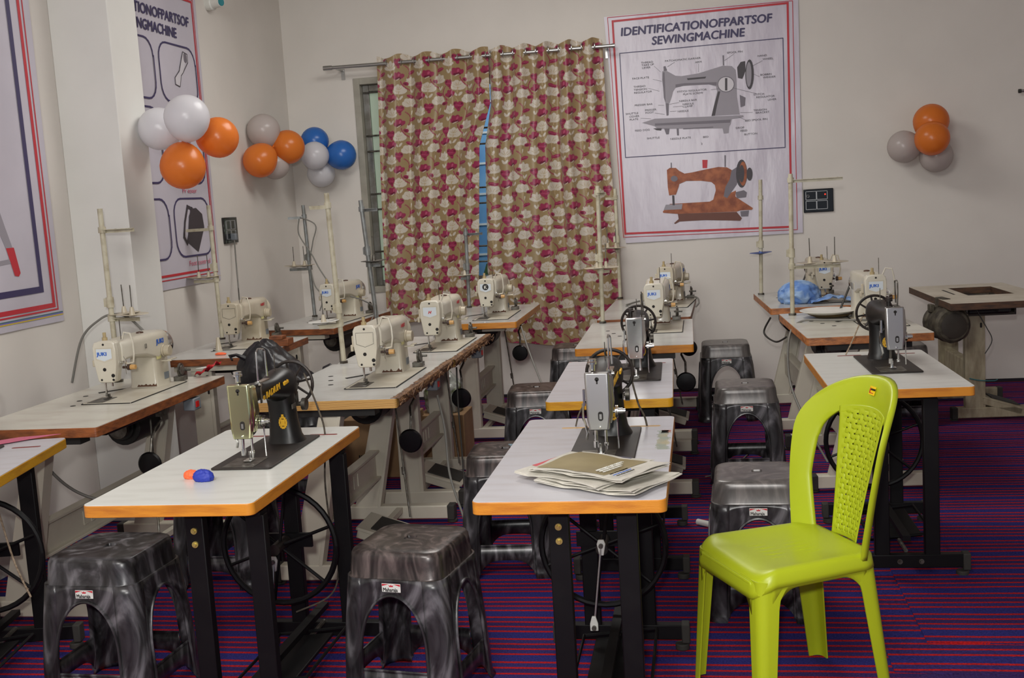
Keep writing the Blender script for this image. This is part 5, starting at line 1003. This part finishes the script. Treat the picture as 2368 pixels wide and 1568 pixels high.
# newspapers
def paper(label, cx, cy, z, rot, w, h, th, page, curl, seed, decor):
    t = T('newspaper', label, 'newspaper', (cx, cy, z), R(rot)); nx_, ny_ = 28, 18; sheets = []
    for s in range(3):
        m = M(); top = []; bt = []
        for i in range(nx_ + 1):
            a, b_ = [], []
            for j in range(ny_ + 1):
                u, v = i / nx_, j / ny_; x = (u - .5) * w * (1 - .015 * s) + .003 * math.sin(seed + v * 9 + s); y = (v - .5) * h + .004 * math.sin(seed * 2 + u * 11 + s * 2) * (1 if j in (0, ny_) else .3)
                zz = s * th / 3 + .004 * math.sin(u * 5 + seed + s) * math.sin(v * 4 + s) + curl * max(0, u - .7) ** 2 * 10 + .003 * abs(math.sin(u * 7 + seed)) + .004
                a.append((x, y, zz + th / 3 - .0008)); b_.append((x, y, zz))
            top.append(a); bt.append(b_)
        m.loft(top, False, closed=False); m.loft([list(reversed(r)) for r in bt], False, closed=False)
        for e in (0, -1): m.loft([top[e], bt[e]], False, closed=False)
        for e in (0, -1): m.loft([[r[e] for r in top], [r[e] for r in bt]], False, closed=False)
        P('folded_sheet', m, newsp, t, ang=60); sheets.append(top)
    def surf(u, v, dz=.0012):
        i = min(int(u * nx_), nx_); j = min(int(v * ny_), ny_); p = sheets[-1][i][j]; return (p[0], p[1], p[2] + dz)
    def patch(u0, u1, v0, v1, mt, nm, dz=.0010):
        m = M(); A, B = int(round(u0 * nx_)), int(round(u1 * nx_)); C_, D_ = int(round(v0 * ny_)), int(round(v1 * ny_)); m.loft([[(lambda p: (p[0], p[1], p[2] + dz))(sheets[-1][i][j]) for j in range(C_, D_ + 1)] for i in range(A, B + 1)], False, closed=False); return P(nm, m, mt, t, ang=60)
    if decor: decor(patch, surf, t)
    return t
newsp = mat('newsprint', (208, 204, 194), .8, col2=(192, 188, 176), scale=30)
khaki = mat('khaki_print', (150, 136, 98), .7, col2=(136, 122, 86), scale=8)
def deco_top(patch, surf, t):
    patch(.0, .80, .07, .97, khaki, 'khaki_advert')
    for k in range(3): p = surf(.70 + .035 * k, .16); text('ADVANTAGE INDIA', .013 - .002 * k, white_pl, t, Matrix.Translation((p[0] + .0, p[1], p[2] + .004)) @ Matrix.Rotation(R(90), 4, 'Z'), 'lettering', .0002)
    for k in range(4): p = surf(.86 + .03 * k, .08); text('news of the day in brief', .008, black_ink if k % 2 else blue_ink, t, Matrix.Translation((p[0], p[1], p[2] + .006)) @ Matrix.Rotation(R(90), 4, 'Z'), 'lettering', .0001)
def deco_mid(patch, surf, t):
    patch(.0, .25, .3, 1, ink_r, 'red_print'); patch(.25, .5, .93, 1, mat('yellow_print', (206, 180, 40), .6), 'yellow_print')
def deco_navy(patch, surf, t): patch(.1, .75, .6, 1, mat('slate_print', (92, 90, 106), .7), 'slate_print')
paper('lowest folded newspaper jutting out right on the centre table', -.275, 3.005, .761, -31, .335, .235, .009, newsp, .006, 1, None)
paper('middle newspaper with red corner on the centre table', -.345, 3.045, .772, -39, .325, .225, .009, newsp, 0, 2, deco_mid)
paper('newspaper with a dark slate picture near the needle', -.325, 3.075, .783, -27, .28, .215, .006, newsp, 0, 4, deco_navy)
paper('topmost newspaper with a khaki page on the centre table', -.292, 3.022, .791, -34, .315, .210, .008, newsp, .004, 3, deco_top)
# cardboard box and leafy bag under the splintered tables
t = T('cardboard_box', 'brown cardboard box with black print under the splintered table', 'box', (-1.86, 6.25, 0)); P('carton', M().box((0, 0, .17), (.40, .32, .34)), mat('cardboard', (142, 112, 78), .8, col2=(126, 98, 68), scale=6), t, bevel=.004)
text('MI', .09, black_ink, t, Matrix.Translation((-.02, -.163, .2)) @ FX, 'lettering', .001); text('IIIII', .05, black_ink, t, Matrix.Translation((-.12, -.163, .10)) @ FX, 'lettering', .001)
b = blob('polythene_bag', 'clear bag of green leaves beneath the second splintered table', 'bag', (-1.55, 6.50, .30), .11, .1, .15, .15, 2.4, mat('grey_polythene', (150, 152, 146), .25, col2=(92, 104, 48), scale=9, lo=.5, hi=.58), 3)
tag(P('cardboard_box', M().box((-1.55, 6.50, .15), (.28, .26, .30)), MATS['cardboard'], bevel=.004), 'plain carton supporting the bag of leaves', 'box')
# cables
cord('grey cable hanging from the switch board plug on the left wall', [(-3.09, 7.2, 1.38), (-3.08, 7.17, 1.2), (-3.03, 7.05, .95), (-2.98, 6.9, .80), (-3.0, 6.8, .6)], .005, cable_g, 'cable', 'cable')
cord('grey cable loop behind the machine number 13', [(-3.02, 4.95, .79), (-2.95, 4.96, 1.0), (-2.85, 4.97, 1.09), (-2.78, 4.98, 1.11), (-2.70, 4.97, 1.09), (-2.62, 5.0, .99), (-2.60, 5.0, .95)], .006, cable_g, 'cable', 'cable')
cord('grey cable twisting down the corner thread stand', [(-2.79, 7.66, 1.49), (-2.80, 7.66, 1.38), (-2.72, 7.66, 1.24), (-2.66, 7.65, 1.12), (-2.56, 7.63, .98), (-2.50, 7.62, .97)], .005, cable_g, 'cable', 'cable')
cord('second grey cable at the corner thread stand', [(-2.79, 7.68, 1.50), (-2.68, 7.68, 1.44), (-2.71, 7.68, 1.32), (-2.74, 7.68, 1.18), (-2.72, 7.67, 1.02), (-2.66, 7.66, .93), (-2.69, 7.65, .83)], .005, cable_g, 'cable', 'cable')
cord('grey cable drooping over the corner table edge', [(-2.36, 7.35, .95), (-2.28, 7.4, .91), (-2.22, 7.45, .84), (-2.24, 7.3, .74)], .005, cable_g, 'cable', 'cable')
cord('grey cable running over the right table past the plates', [(1.0, 6.2, .79), (.86, 6.12, .795), (.66, 6.16, .797), (.52, 6.20, .79), (.45, 6.1, .72), (.44, 6.0, .5), (.50, 5.7, .32), (.58, 5.6, .16)], .006, cable_g, 'cable', 'cable')
cord('dark cable arching from the far right table to the floor', [(.42, 7.2, .70), (.38, 7.25, .6), (.44, 7.1, .56), (.5, 7.0, .6)], .006, cable_d, 'cable', 'cable')
cord('thin cable crossing the carpet behind the dusty stools', [(-.02, 5.95, .006), (.12, 6.1, .006), (.26, 6.55, .006), (.40, 6.75, .006)], .004, cable_g, 'cable', 'cable')
cord('grey cable under the orange-edged curtain table', [(-1.13, 6.95, .74), (-1.08, 6.85, .62), (-1.0, 6.7, .46), (-.9, 6.5, .3)], .005, cable_g, 'cable', 'cable')
cord('pale cable hanging down the first splintered table', [(-1.23, 5.02, .66), (-1.20, 5.0, .5), (-1.18, 4.95, .3), (-1.12, 4.9, .12), (-1.08, 4.85, .01)], .006, cable_g, 'cable', 'cable')
cord('dark cable down the second splintered table leg', [(-1.26, 5.6, .70), (-1.26, 5.58, .5), (-1.25, 5.55, .25), (-1.24, 5.5, .02)], .005, cable_d, 'cable', 'cable')
cord('grey cable sagging beneath machine number 13', [(-2.62, 4.0, .74), (-2.60, 4.02, .6), (-2.53, 4.1, .47), (-2.42, 4.2, .40), (-2.36, 4.3, .42)], .006, cable_g, 'cable', 'cable')
cord('grey cable loop on the farthest centre table', [(-.50, 7.5, .79), (-.40, 7.65, .80), (-.2, 7.72, .80), (-.05, 7.66, .81), (-.02, 7.4, .80), (-.04, 7.2, .79)], .006, cable_g, 'cable', 'cable')
tag(P('white_pipe', M().cyl((-.06, 5.10, .015), (.06, 5.0, .015), .014, n=14), white_pl, ang=60), 'white plastic pipe piece on the carpet left of the green chair stools', 'pipe')
# drive belts of industrial machines
for lb, x, y in (('black belt rod leaning behind the right blue-badged machine', .80, 6.48), ('black belt rod leaning behind the far right machine', .68, 7.68)): cord(lb, [(x - .05, y, .79), (x + .03, y + .03, .97)], .006, cable_d, 'belt', 'drive_belt', 2)

GROUPS = {'plastic_stool': 'marbled plastic stools standing beside the tables', 'treadle_table': 'treadle tables with black iron stands', 'treadle_machine': 'black treadle sewing machine heads', 'industrial_machine': 'cream industrial sewing machines',
          'sewing_table': 'industrial sewing tables on beige stands', 'thread_stand': 'upright thread stands on the sewing tables', 'balloon': 'party balloons on the walls', 'deflated_balloon': 'deflated balloon scraps', 'newspaper': 'newspapers on the centre table',
          'curtain': 'flowered satin curtains', 'poster': 'sewing machine banners on the walls', 'cable': 'loose cables', 'drive_belt': 'machine drive belts', 'switch_board': 'black wall switch boards', 'curtain_rod': 'steel curtain rods', 'carpet_strip': 'overlapping carpet lengths', 'plate': 'plates on the right table', 'cardboard_box': 'cartons under the tables'}
for o in S.objects:
    k = o.name.split('.')[0]
    if o.parent is None and k in GROUPS and 'category' in o: o['group'] = GROUPS[k]
